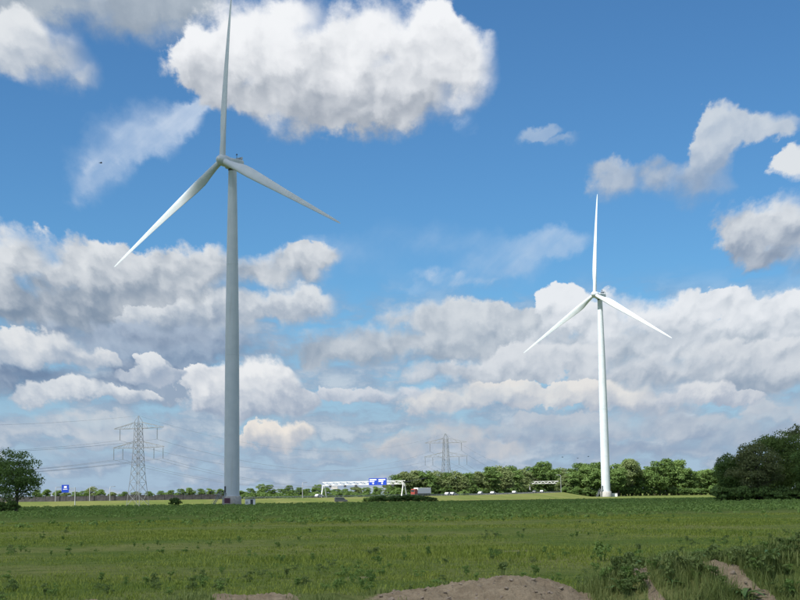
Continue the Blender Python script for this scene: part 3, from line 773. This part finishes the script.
def street_lamp(loc, h, rz, label):
    l = empty('street_lamp', loc, rz); tag(l, label, 'lamp post', 'lamp posts along the motorway')
    MB().tube([(0, 0, -.3), (0, 0, h * .6), (0, 0, h - .3), (.25, 0, h), (2.2, 0, h + .15)], [.16, .13, .10, .09, .07], 8).build('pole', MAT['lamp'], l, True)
    MB().box(2.0, 3.0, -.16, .16, h + .02, h + .2).build('lamp_head', MAT['lamp'], l, bevel=.04)
ip = road_index(530); street_lamp(road_pt(ip, 17)[0], 10.5, 2.6, 'tall grey lamp post on the verge before the far gantry')
for px, dd in ((55, 17.5), (86, 17.5), (104, 17.5)):
    ip = road_index(px); street_lamp(road_pt(ip, 17.2)[0], 5.6, 1.0, 'grey lamp post standing before the dark noise barrier')
ip = road_index(278); street_lamp(road_pt(ip, 17.2)[0], 6.6, 1.0, 'grey lamp post between the white cabin and the gantry')
def car(name, cat, paint, L, H, W, prof, cab, label, group):
    r = empty(name); tag(r, label, cat, group)
    MB().prism(prof, -W / 2, W / 2).build('body', paint, r, bevel=.08)
    for s in (-1, 1): MB().prism(cab, s * (W / 2 + .004), s * (W / 2 + .02)).build('side_window', MAT['glass'], r)
    for x in (-L * .31, L * .31):
        for s in (-1, 1):
            w = MB().lathe([(.2, -.12), (.32, -.12), (.33, .0), (.32, .12), (.2, .12)], 16, 'y').build('wheel', MAT['tyre'], r, True); w.location = (x, s * (W / 2 - .1), .33)
    return r
def hatch(paint, label):
    return car('car', 'car', paint, 4.3, 1.5, 1.8, [(-2.1, .3), (2.1, .3), (2.15, .62), (1.95, .85), (1.05, .98), (.35, 1.48), (-1.35, 1.5), (-2.0, 1.0), (-2.15, .8)],
               [(.85, .95), (.3, 1.38), (-1.25, 1.4), (-1.7, 1.0)], label, 'cars on the motorway')
for px, off, paint, lab in ((430.5, 8.5, 'carwhite', 'white car on the motorway just right of the red truck'), (439, 6.5, 'carwhite', 'white car following on the motorway right of the dark bushes'), (474, 9, 'carwhite', 'white car on the motorway beside the round shrub'),
                            (489, -7, 'carsilver', 'silver car on the far carriageway beyond the round shrub'), (497.5, 8, 'carwhite', 'white car on the motorway bend before the wood'), (517, 8.5, 'cardark', 'dark car on the motorway bend close to the lamp post'),
                            (527, 7, 'carsilver', 'silver car on the motorway at the foot of the lamp post'), (547, 8, 'carwhite', 'white car passing under the far gantry'), (306, 8, 'carwhite', 'white car by the left leg of the gantry')):
    p, a = road_pt(road_index(px), off)
    c = hatch(MAT[paint], lab); c.location = p; c.rotation_euler = (0, 0, a + (PI if off < 0 else 0))
van = car('van', 'van', MAT['cardark'], 5.3, 2.1, 2.0, [(-2.65, .35), (2.6, .35), (2.65, .8), (2.3, 1.1), (1.75, 1.2), (1.1, 2.0), (-2.5, 2.1), (-2.65, 1.9)], [(1.5, 1.2), (.95, 1.85), (-2.2, 1.9), (-2.2, 1.25)], 'dark grey van parked below the gantry', None)
van.location = (px_x(339, 592), 592, 0); van.rotation_euler = (0, 0, .1)
def truck():
    p, a = road_pt(road_index(404), 7.5); r = empty('truck', p, a + PI); tag(r, 'truck with red cab and white box trailer under the gantry end', 'truck')
    MB().prism([(2.9, .5), (5.2, .5), (5.25, 1.7), (5.0, 3.3), (2.9, 3.4)], -1.2, 1.2).build('cab', MAT['red'], r, bevel=.1)
    MB().box(5.06, 5.22, -1.0, 1.0, 1.9, 2.9).build('windscreen', MAT['glass'], r)
    MB().box(-8.2, 2.6, -1.27, 1.27, 1.15, 3.9).build('trailer', MAT['carwhite'], r, bevel=.05)
    MB().box(-8.0, 4.6, -.5, .5, .75, 1.1).build('chassis', MAT['dark'], r)
    for x in (4.3, 1.6, -5.0, -6.2, -7.4):
        for s in (-1, 1):
            w = MB().lathe([(.3, -.16), (.49, -.16), (.5, 0), (.49, .16), (.3, .16)], 18, 'y').build('wheel', MAT['tyre'], r, True); w.location = (x, s * 1.05, .5)
truck()
# ---------------------------------------------------------------- birds
def bird(px, py, d, span, rz, label):
    v = ray(px, py); p = Vector(v * (d / v[1])) + Vector((0, 0, CAM_H))
    r = empty('bird', p, rz); tag(r, label, 'bird', 'birds in the sky')
    b = MB().tube([(-.32, 0, 0), (-.22, 0, .0), (-.05, 0, 0), (.12, 0, .01), (.2, 0, .03), (.27, 0, .02)], [.03, .05, .085, .075, .05, .012], 10).build('body', MAT['bird'], r, True)
    for s in (-1, 1):
        h = span / 2
        V = [(.10, s * .04, .02), (-.10, s * .04, .02), (-.12, s * h * .5, .16), (.12, s * h * .45, .18), (-.10, s * h, .06)]
        w = MB().add(V + [(x, y, z - .012) for x, y, z in V], [(0, 1, 2, 3), (3, 2, 4), (8, 7, 6, 5), (9, 7, 8), (0, 3, 8, 5), (3, 4, 9, 8), (4, 2, 7, 9), (2, 1, 6, 7), (1, 0, 5, 6)]).build('wing', MAT['bird'], r)
    MB().box(-.45, -.28, -.06, .06, -.01, .012).build('tail', MAT['bird'], r)
bird(101, 163, 260, .8, .6, 'lone dark bird gliding high beside the wispy cloud')
for px, py in ((562.6, 457.2), (577.7, 458.2), (588.5, 456.6)):
    bird(px, py, 500, 1.3, 2.5 + px, 'dark bird flying above the trees beside the white turbine')
# ---------------------------------------------------------------- trees
def leaf_cloud(r, cen, rad, n, leaf, flat=.75):
    """n leaf cards scattered through clumps: returns verts, quads"""
    k = len(cen); w = rad ** 2 / (rad ** 2).sum(); ci = r.choice(k, n, p=w)
    d = r.normal(size=(n, 3)); d /= np.linalg.norm(d, axis=1)[:, None]
    d[:, 2] = np.where(d[:, 2] < -.35, -d[:, 2] * .6, d[:, 2])
    q = cen[ci] + d * (rad[ci] * r.uniform(.55, 1.12, n) ** .7)[:, None] * np.array([1, 1, flat])
    nrm = d + r.normal(size=(n, 3)) * .55; nrm /= np.linalg.norm(nrm, axis=1)[:, None]
    a = np.cross(nrm, r.normal(size=(n, 3))); a /= np.linalg.norm(a, axis=1)[:, None]; b = np.cross(nrm, a)
    s = (leaf * r.uniform(.6, 1.35, n))[:, None]
    V = np.stack([q - a * s, q - b * s * .55 + nrm * s * .1, q + a * s, q + b * s * .55 + nrm * s * .1], 1).reshape(-1, 3)
    return V, np.arange(4 * n).reshape(-1, 4)
def tree_proto(seed, H, W, mat, leaves, leaf, shape='round', clumps=46, trunk_h=.2, gap=0.0):
    r = np.random.default_rng(seed); rz = .5 * (1 - trunk_h) * H * 1.02; zc = H - rz
    C = []; 
    while len(C) < clumps:
        p = r.uniform(-1, 1, 3); q = np.linalg.norm(p)
        if q > 1 or q < .35: continue
        wz = {'round': 1.0, 'tall': 1.0 - .25 * p[2], 'dome': 1.0 if p[2] < 0 else 1.0}[shape]
        C.append((p[0] * W / 2 * .8 * wz, p[1] * W / 2 * .8 * wz, zc + p[2] * rz * .82))
    C = np.array(C); C[:, :2] *= (1 + .18 * np.sin(C[:, 2] / H * 9 + seed))[:, None]
    rad = r.uniform(.10, .21, len(C)) * W * (1 if shape != 'tall' else 1.15)
    V, F = leaf_cloud(r, C, rad, leaves, leaf)
    crown = np_mesh('crown', V, [F], [mat])
    t = MB(); lean = r.uniform(-.04, .04, 2) * H
    tp = [(0, 0, -.3), (lean[0] * .2, lean[1] * .2, H * .15), (lean[0] * .5, lean[1] * .5, H * .4), (lean[0], lean[1], H * .72)]
    r0 = H * .020 + .08
    t.tube(tp, [r0 * 1.35, r0, r0 * .7, r0 * .25], 8)
    for i in r.choice(len(C), min(14, len(C)), replace=False):
        c = C[i]; h0 = min(max(c[2] * .55, H * .12), H * .6); f = h0 / (H * .72)
        st = np.array([lean[0] * f, lean[1] * f, h0]); mid = (st + c) / 2 + np.array([0, 0, H * .02])
        t.tube([st, mid, c], [r0 * .4, r0 * .25, r0 * .08], 6)
    import bmesh
    trunk = bpy.data.meshes.new('trunk'); trunk.from_pydata(t.v, [], t.f); trunk.materials.append(MAT['bark'])
    return trunk, crown, H
def plant_tree(proto, loc, scale, rz, label, group=None, name='tree', cat='tree'):
    tr, cr, H = proto; e = empty(name, loc, rz); e.scale = scale if hasattr(scale, '__len__') else (scale,) * 3
    tag(e, label, cat, group)
    link(bpy.data.objects.new('trunk', tr), e); link(bpy.data.objects.new('crown', cr), e)
    return e
FAR = [tree_proto(11, 20, 15, MAT['leaf_a'], 4200, .50, 'round'), tree_proto(12, 20, 13, MAT['leaf_b'], 4000, .50, 'tall', trunk_h=.14), tree_proto(13, 20, 16, MAT['leaf_c'], 4200, .52, 'round', trunk_h=.12),
       tree_proto(14, 20, 11, MAT['leaf_a'], 3600, .48, 'tall', trunk_h=.12), tree_proto(15, 20, 17, MAT['leaf_b'], 4400, .52, 'round', trunk_h=.1), tree_proto(16, 20, 14, MAT['leaf_c'], 4000, .5, 'tall', 38, .1)]
TOPS = [(38, 489), (47, 488), (58, 489), (66, 491), (76, 491), (84, 488.5), (92, 486.5), (100, 488), (112, 491), (124, 491), (136, 490.5), (148, 491), (160, 490.5), (170, 489.5), (180, 488.5), (189, 487), (200, 488), (210, 486), (220, 487.5),
        (240, 489.5), (249, 488), (260, 481), (268, 484.5), (279, 488.5), (288, 485), (297, 487), (305, 488), (315, 483), (324, 486), (334, 486.5), (344, 488), (354, 485), (364, 485), (375, 484), (386, 482)]
WOOD = [(394, 474), (402, 469.5), (412, 468.5), (422, 468), (432, 471), (442, 471.5), (453, 471), (464, 472), (475, 469.5), (486, 466.5), (497, 466), (508, 465), (519, 467), (530, 466.5), (540, 461.5), (550, 468), (558, 468)]
EAST = [(561, 474), (569, 467), (577, 463), (586, 461), (594, 462), (606, 464), (614, 463), (620, 454), (627, 456.5), (636, 466), (646, 463.5), (655, 461), (662, 458.5), (669, 457), (678, 466), (687, 467), (696, 465.5), (705, 467.5), (715, 466), (726, 464), (737, 466), (750, 466), (764, 465), (780, 466), (800, 465)]
KIND = ['broad mid-green', 'slender olive', 'broad dark green', 'narrow mid-green', 'wide olive', 'narrow dark green']
rr = random.Random(5)
# (front rows overlap into one belt)
def row(tops, d0, jit, label, group, wr=(.85, 1.1), kinds=(0, 1, 2, 3, 4, 5), minw=0):
    for k, (px, py) in enumerate(tops):
        d = d0(px) + rr.uniform(-jit, jit); H = max(3.0, z_at(px, py, d)); s = H / 20
        wx = max(s * rr.uniform(*wr), minw)
        kk = rr.choice(kinds)
        plant_tree(FAR[kk], (px_x(px, d), d, -.2), (wx, wx, s), rr.uniform(0, 6.3), KIND[kk] + ' ' + label, group)
row(TOPS, lambda p: np.interp(p, [40, 230, 400], [1000, 1000, 900]), 40, 'small tree in the low tree line beyond the motorway', 'low trees beyond the motorway', (.7, 1.0), minw=.62)
def road_d(p): return road_pt(road_index(p), 0)[0].y + np.interp(p, [450, 520], [0, 26])
row(WOOD, lambda p: road_d(p) + 62, 8, 'tree along the front of the sunlit wood behind the motorway bend', 'trees of the wood behind the motorway bend', (1.1, 1.45))
row([(p + 5, y + 3.5) for p, y in WOOD], lambda p: road_d(p) + 98, 8, 'tree in the back rank of the sunlit wood behind the motorway bend', 'trees of the wood behind the motorway bend', kinds=(0, 2, 5))
row(EAST, lambda p: np.interp(p, [560, 720], [915, 980]), 20, 'tall tree in the front row behind the white turbine', 'trees behind the white turbine', (1.0, 1.35), (0, 1, 2, 3, 5))
row([(p + 4, y + 4) for p, y in EAST], lambda p: np.interp(p, [560, 720], [965, 1030]), 20, 'tall tree in the second row behind the white turbine', 'trees behind the white turbine', kinds=(2, 5))
SHRUB = [tree_proto(31, 6, 8, MAT['leaf_c'], 1500, .42, 'round', 24, .02), tree_proto(32, 6, 7, MAT['leaf_a'], 1400, .40, 'round', 22, .02)]
def shrub(px, py, d, w, k, label, group=None):
    H = max(.8, z_at(px, py, d)); plant_tree(SHRUB[k], (px_x(px, d), d, -.25), (w / 8, w / 8, H / 6), rr.uniform(0, 6.3), label, group, 'shrub', 'shrub')
for k in range(24):
    px = 394 + k * 6.9; d = road_d(px) + 54; shrub(px, 487.5 + rr.uniform(-2, 2), d, rr.uniform(7, 11), 0, 'low dark shrub at the foot of the sunlit wood', 'undergrowth of the wood')
for k in range(26):
    px = 562 + k * 6.6; d = np.interp(px, [560, 720], [905, 965]); shrub(px, 486.5 + rr.uniform(-2, 2), d, rr.uniform(7, 11), 0, 'low dark shrub under the trees behind the white turbine', 'undergrowth behind the white turbine')
for k, (px, py, w) in enumerate(((366, 496.5, 5), (371, 495.5, 5), (376, 495, 5.5), (381, 494.5, 5), (387, 495.5, 5), (393, 495, 6), (399, 494.5, 6), (405, 493.5, 6.5), (411, 494, 6.5), (417, 494.5, 6), (423, 495.5, 6), (429, 496.5, 5))):
    shrub(px, py, 575 + rr.uniform(-6, 6), w, 0, 'dark rounded shrub in the clump before the red truck', 'dark shrubs before the gantry')
shrub(460.5, 489.5, 745, 8.0, 1, 'lone round olive shrub on the sunlit motorway verge')
shrub(175, 496.5, 520, 5.0, 0, 'lone dark shrub in the field between the lattice pylon and the grey turbine')
for k in range(40):
    px = 236 + k * 4.2
    if 225 < px < 238: continue
    d = 850 + rr.uniform(-30, 30); shrub(px, 493 + rr.uniform(-2.5, 2), d, rr.uniform(6, 9), k % 2, 'low bush in the hedge beyond the motorway gantry', 'hedge beyond the gantry')
# the shade tree on the left and the big clump on the right
NEAR_L = tree_proto(51, 16.5, 14.5, MAT['leaf_c'], 8500, .25, 'round', 84, .05)
plant_tree(NEAR_L, (px_x(17, 362), 362, -.1), 1.0, .4, 'large dark shade tree standing alone at the field edge by the blue sign')
plant_tree(tree_proto(52, 15.5, 11, MAT['leaf_c'], 7000, .26, 'round', 60, .1), (px_x(-8, 372), 372, -.1), 1.0, 1.4, 'dark tree half cut off behind the large shade tree')
R1 = tree_proto(61, 17.8, 14, MAT['leaf_d'], 13000, .27, 'round', 100, .03)
R2 = tree_proto(62, 19.8, 18, MAT['leaf_e'], 17000, .28, 'round', 120, .01)
R3 = tree_proto(63, 14.0, 12, MAT['leaf_c'], 10000, .26, 'round', 80, .01)
R4 = tree_proto(64, 21.0, 9, MAT['leaf_d'], 4200, .26, 'tall', 44, .2)
plant_tree(R1, (px_x(752, 402), 402, -.1), (1, 1, 1), .9, 'brownish green tree with visible trunk at the front of the dark clump')
plant_tree(R2, (px_x(776, 416), 416, -.1), (1.02, 1.02, 1.04), 2.2, 'full deep green tree, the broadest of the dark clump')
plant_tree(R3, (px_x(727, 412), 412, -.1), (.9, .9, 1), 3.0, 'lower dark tree at the edge of the clump beside the far tree row')
plant_tree(R3, (px_x(806, 398), 398, -.1), (1, 1, 1.1), 5.0, 'dark tree of the clump partly cut off beside the sparse tall tree')
plant_tree(R4, (px_x(793, 428), 428, -.1), (1.15, 1.15, 1.13), 1.0, 'sparse tall tree with thin foliage rising above the dark clump')
for k, px in enumerate((716, 722, 729, 736, 743, 750, 757, 764, 771, 778, 785, 792, 799, 806)): shrub(px, 484.5 + 2.5 * (k * 7 % 3), 394 + k * 5 % 13, 7.0, 0, 'dark shrub at the foot of the big tree clump', 'shrubs under the tree clump')
for px, py in ((4, 500), (14, 499)): shrub(px, py, 358, 4.0, 0, 'dark shrub around the foot of the large shade tree', 'shrubs under the shade tree')
# ---------------------------------------------------------------- grass and weeds
def blades(P, h, w, nb, spread, lean, r):
    """grass tufts: each blade two segments; P (n,3)"""
    n = len(P); N = n * nb
    b = np.repeat(P, nb, 0) + np.concatenate([r.normal(size=(N, 2)) * np.repeat(spread, nb)[:, None], np.zeros((N, 1))], 1)
    a = r.uniform(0, 2 * PI, N); d = np.stack([np.cos(a), np.sin(a), np.zeros(N)], -1); s = np.stack([-d[:, 1], d[:, 0], np.zeros(N)], -1)
    hh = np.repeat(h, nb) * r.uniform(.55, 1.2, N); ww = np.repeat(w, nb) * r.uniform(.7, 1.3, N); ln = r.uniform(.15, 1, N) * lean * hh
    up = np.array([0, 0, 1.0])
    b[:, 2] -= .03
    m = b + d * (ln * .35)[:, None] + up * (hh * .6)[:, None]; t = b + d * ln[:, None] + up * hh[:, None]
    V = np.stack([b - s * (ww / 2)[:, None], b + s * (ww / 2)[:, None], m + s * (ww * .4)[:, None], m - s * (ww * .4)[:, None], t], 1).reshape(-1, 3)
    i = np.arange(N)[:, None] * 5
    return V, [i + np.array([[0, 1, 2, 3]]), i + np.array([[3, 2, 4]])]
def in_wedge(r, n, d0, d1, power):
    """random field points with density falling as 1/d**power"""
    u = r.uniform(0, 1, n); e = 2 - power
    d = (d0 ** e + u * (d1 ** e - d0 ** e)) ** (1 / e) if abs(e) > 1e-6 else d0 * (d1 / d0) ** u
    a = r.uniform(-.315, .315, n); return np.sin(a) * d, np.cos(a) * d
def stuff(name, V, F, mat, label, cat):
    o = bpy.data.objects.new(name, np_mesh(name, V, F, [mat])); link(o); tag(o, label, cat, kind='stuff'); return o
r = np.random.default_rng(21)
x, y = in_wedge(r, 60000, 36, 190, 1.15); keep = soil_amount(x, y) < .3
pn = vnoise(x, y, .12, 4, 6); keep &= r.uniform(0, 1, len(x)) < .65 + .5 * pn; x, y, pn = x[keep], y[keep], pn[keep]; d = np.hypot(x, y)
V, F = blades(np.stack([x, y, gz(x, y)], -1), (.07 + .085 * np.clip(pn + .5, 0, 1.3)) * r.uniform(.6, 1.5, len(x)), .010 + d * .00030, 6, .10 + d * .0012, .8, r)
stuff('grass', V, F, MAT['grass'], 'short green grass covering the near half of the field', 'grass')
# tall grass on and beside the spoil bank
x = r.uniform(-13, 13, 22000); y = r.uniform(29.5, 36.5, 22000); px = 400 + x / y * FPX
s = soil_amount(x, y); pn = vnoise(x, y, .8, 3, 11)
keep = (s < .4 + .5 * (r.uniform(0, 1, len(x)) < np.where(px > 600, .32, .05))) & (r.uniform(0, 1, len(x)) < np.where(px > 570, .6, .28) + .25 * pn)
x, y, px, pn = x[keep], y[keep], px[keep], pn[keep]
h = np.where(px > 570, .27, .16) * (1 + .5 * pn) * r.uniform(.6, 1.5, len(x))
V, F = blades(np.stack([x, y, gz(x, y)], -1), h, np.full(len(x), .016), 7, np.full(len(x), .07), .75, r)
stuff('tall_grass', V, F, MAT['tallgrass'], 'rank tall grass growing over the spoil bank', 'grass')
# rank weeds across the far half of the field: uncountable ground cover
x, y = in_wedge(r, 15000, 150, 545, .7); pn = vnoise(x, y, .05, 4, 15); keep = r.uniform(0, 1, len(x)) < sstep(140, 240, y + 60 * pn) * (.6 + .5 * pn); x, y = x[keep], y[keep]
n = len(x); hh = r.uniform(.22, .62, n)
V, F = leaf_cloud(r, np.stack([x, y, gz(x, y) + hh * .45], -1), hh * 1.1, n * 14, .17, .6)
stuff('field_weeds', V, [F], MAT['weed'], 'dense dark green weeds over the far half of the field', 'weeds')
# single weed clumps that stand out of the grass
def weed_proto(seed, n, leaf, mat, H, W):
    q = np.random.default_rng(seed); k = 7
    cen = np.stack([q.normal(size=k) * W * .25, q.normal(size=k) * W * .25, q.uniform(.2, .8, k) * H], -1)
    V, F = leaf_cloud(q, cen, np.full(k, .22 * H), n, leaf); me = np_mesh('foliage', V, [F], [mat])
    st = MB()
    for c in cen: st.tube([(c[0] * .3, c[1] * .3, -.05), (c[0], c[1], c[2] + .1)], [.012, .006], 5)
    sm = bpy.data.meshes.new('stem'); sm.from_pydata(st.v, [], st.f); sm.materials.append(mat)
    return me, sm
WEEDS = [weed_proto(71 + k, 240, .05, MAT['weed'], .62, (.4, .55, .75, .95)[k]) for k in range(4)]
WEEDS_L = [weed_proto(75 + k, 240, .05, MAT['weed_light'], .62, (.4, .55, .75, .95)[k]) for k in range(4)]
def weed(loc, s, k, label, group, name='weed', protos=None):
    e = empty(name, loc, rr.uniform(0, 6.3)); e.scale = (s, s, s * rr.uniform(.8, 1.2)); tag(e, label, 'weed', group)
    f, st = (protos or WEEDS)[k]; link(bpy.data.objects.new('foliage', f), e); link(bpy.data.objects.new('stem', st), e)
cnt = 0
while cnt < 270:
    d = 42 * (165 / 42) ** rr.random(); a = rr.uniform(-.28, .28); x, y = math.sin(a) * d, math.cos(a) * d
    if vnoise(x, y, .16, 3, 8) + rr.uniform(-.25, .25) < .15: continue
    s = rr.uniform(.28, .72); size = 'small' if s < .42 else 'middling' if s < .58 else 'large'
    weed((x, y, float(gz(x, y))), s, cnt % 4, size + (' dark green' if cnt % 3 else ' light green') + ' weed clump standing in the open grass', 'weed clumps in the field', protos=WEEDS if cnt % 3 else WEEDS_L); cnt += 1
d = 62; weed((px_x(596, d), d, float(gz(px_x(596, d), d))), 1.5, 1, 'bushy dark weed clump standing alone beyond the spoil bank', None)
for k in range(120):       # bushy weeds over the bank on the right
    px = rr.uniform(596, 812); y = rr.uniform(30.6, 35.0); x = px_x(px, y)
    if soil_amount(np.array([x]), np.array([y]))[0] > .3: continue
    weed((x, y, float(gz(x, y))), rr.uniform(.35, .8), k % 4, ('low' if k % 3 else 'tall') + ' ' + ('narrow', 'upright', 'spreading', 'broad')[k % 4] + (' dark' if k % 7 < 2 else ' light') + ' green weed growing on the spoil bank', 'bushy weeds on the bank', protos=WEEDS if k % 7 < 2 else WEEDS_L)
# broad-leaved plants: a rosette of long leaves
def dock_proto(seed, n, L):
    q = np.random.default_rng(seed); meshes = []
    for k in range(n):
        a = 2 * PI * k / n * 2.4 + q.uniform(-.3, .3); tilt = q.uniform(.35, 1.2); l = L * q.uniform(.6, 1.1); w = l * q.uniform(.2, .3); V = []; 
        for t in np.linspace(0, 1, 6):
            wd = w * math.sin(PI * (.08 + .9 * t)) * .5; out = l * t * math.cos(tilt - .9 * (t - .3)); up = l * t * math.sin(max(.05, tilt - .7 * t))
            for s in (-1, 0, 1): V.append((math.cos(a) * out - math.sin(a) * wd * s, math.sin(a) * out + math.cos(a) * wd * s, up + abs(s) * wd * .35 + .12 * L * k / n))
        V = np.array(V); F = [(i * 3 + j, i * 3 + j + 1, i * 3 + j + 4, i * 3 + j + 3) for i in range(5) for j in range(2)]
        meshes.append(np_mesh('leaf', V, [np.array(F)], [MAT['docks']], True))
    return meshes
DOCK = [dock_proto(81, 16, .48), dock_proto(82, 20, .55), dock_proto(83, 14, .42)]
def dock(px, y, s, k, label, group=None):
    x = px_x(px, y); e = empty('broad_leaved_plant', (x, y, float(gz(x, y)) - .02), rr.uniform(0, 6.3)); e.scale = (s,) * 3; tag(e, label, 'plant', group)
    for me in DOCK[k]: link(bpy.data.objects.new('leaf', me), e)
dock(733, 31.4, 1.15, 1, 'bright green broad-leaved plant low on the bare soil of the bank')
dock(612, 32.6, 1.0, 0, 'pale green broad-leaved plant at the low start of the weedy bank')
dock(763, 32.6, 1.1, 1, 'tall pale broad-leaved plant among the grass high on the bank')
dock(786, 34.6, 1.2, 2, 'large-leaved plant on the top of the bank at its highest end')
for px, y, k in ((636, 33.8, 0), (658, 33.6, 2), (677, 34.2, 1), (700, 34.0, 0), (742, 34.2, 2), (772, 33.9, 0), (664, 32.2, 2), (795, 32.8, 1)):
    dock(px, y, rr.uniform(.6, .9), k, 'smaller broad-leaved plant growing among the weeds of the bank', 'small broad-leaved plants on the bank')
# clods and stones on the bare soil
stn = []
q = np.random.default_rng(91)
def stone_mesh(seed):
    g = np.random.default_rng(seed); m = MB(); pr = []
    for i, (rr_, h) in enumerate(((.35, -.5), (.8, -.3), (1.0, .05), (.75, .45), (.3, .65))): pr.append((rr_, h))
    m.lathe(pr, 7); v = np.array(m.v) * g.uniform(.75, 1.25, (len(m.v), 3)); me = bpy.data.meshes.new('clod'); me.from_pydata(v.tolist(), [], m.f); me.materials.append(MAT['soilclod']); return me
MAT['soilclod'] = plain('soil_clod', (.33, .265, .20), .95, .35, 6.0)
CL = [stone_mesh(s) for s in range(4)]; cnt = 0
while cnt < 120:
    px = q.uniform(335, 600) if cnt < 95 else q.uniform(625, 770); y = q.uniform(30.5, 33.8); x = px_x(px, y)
    if soil_amount(np.array([x]), np.array([y]))[0] < .5: cnt += .02; continue
    o = bpy.data.objects.new('soil_clod', CL[int(q.integers(4))]); link(o); s = float(q.gamma(1.6, .013) + .012)
    o.location = (x, y, float(gz(x, y)) + s * .2); o.scale = (s * 1.2, s, s * .8); o.rotation_euler = (q.uniform(-.4, .4), q.uniform(-.4, .4), q.uniform(0, 6)); tag(o, 'brown clod of earth lying on the bare soil slope', 'clod', 'clods on the bare soil'); cnt += 1
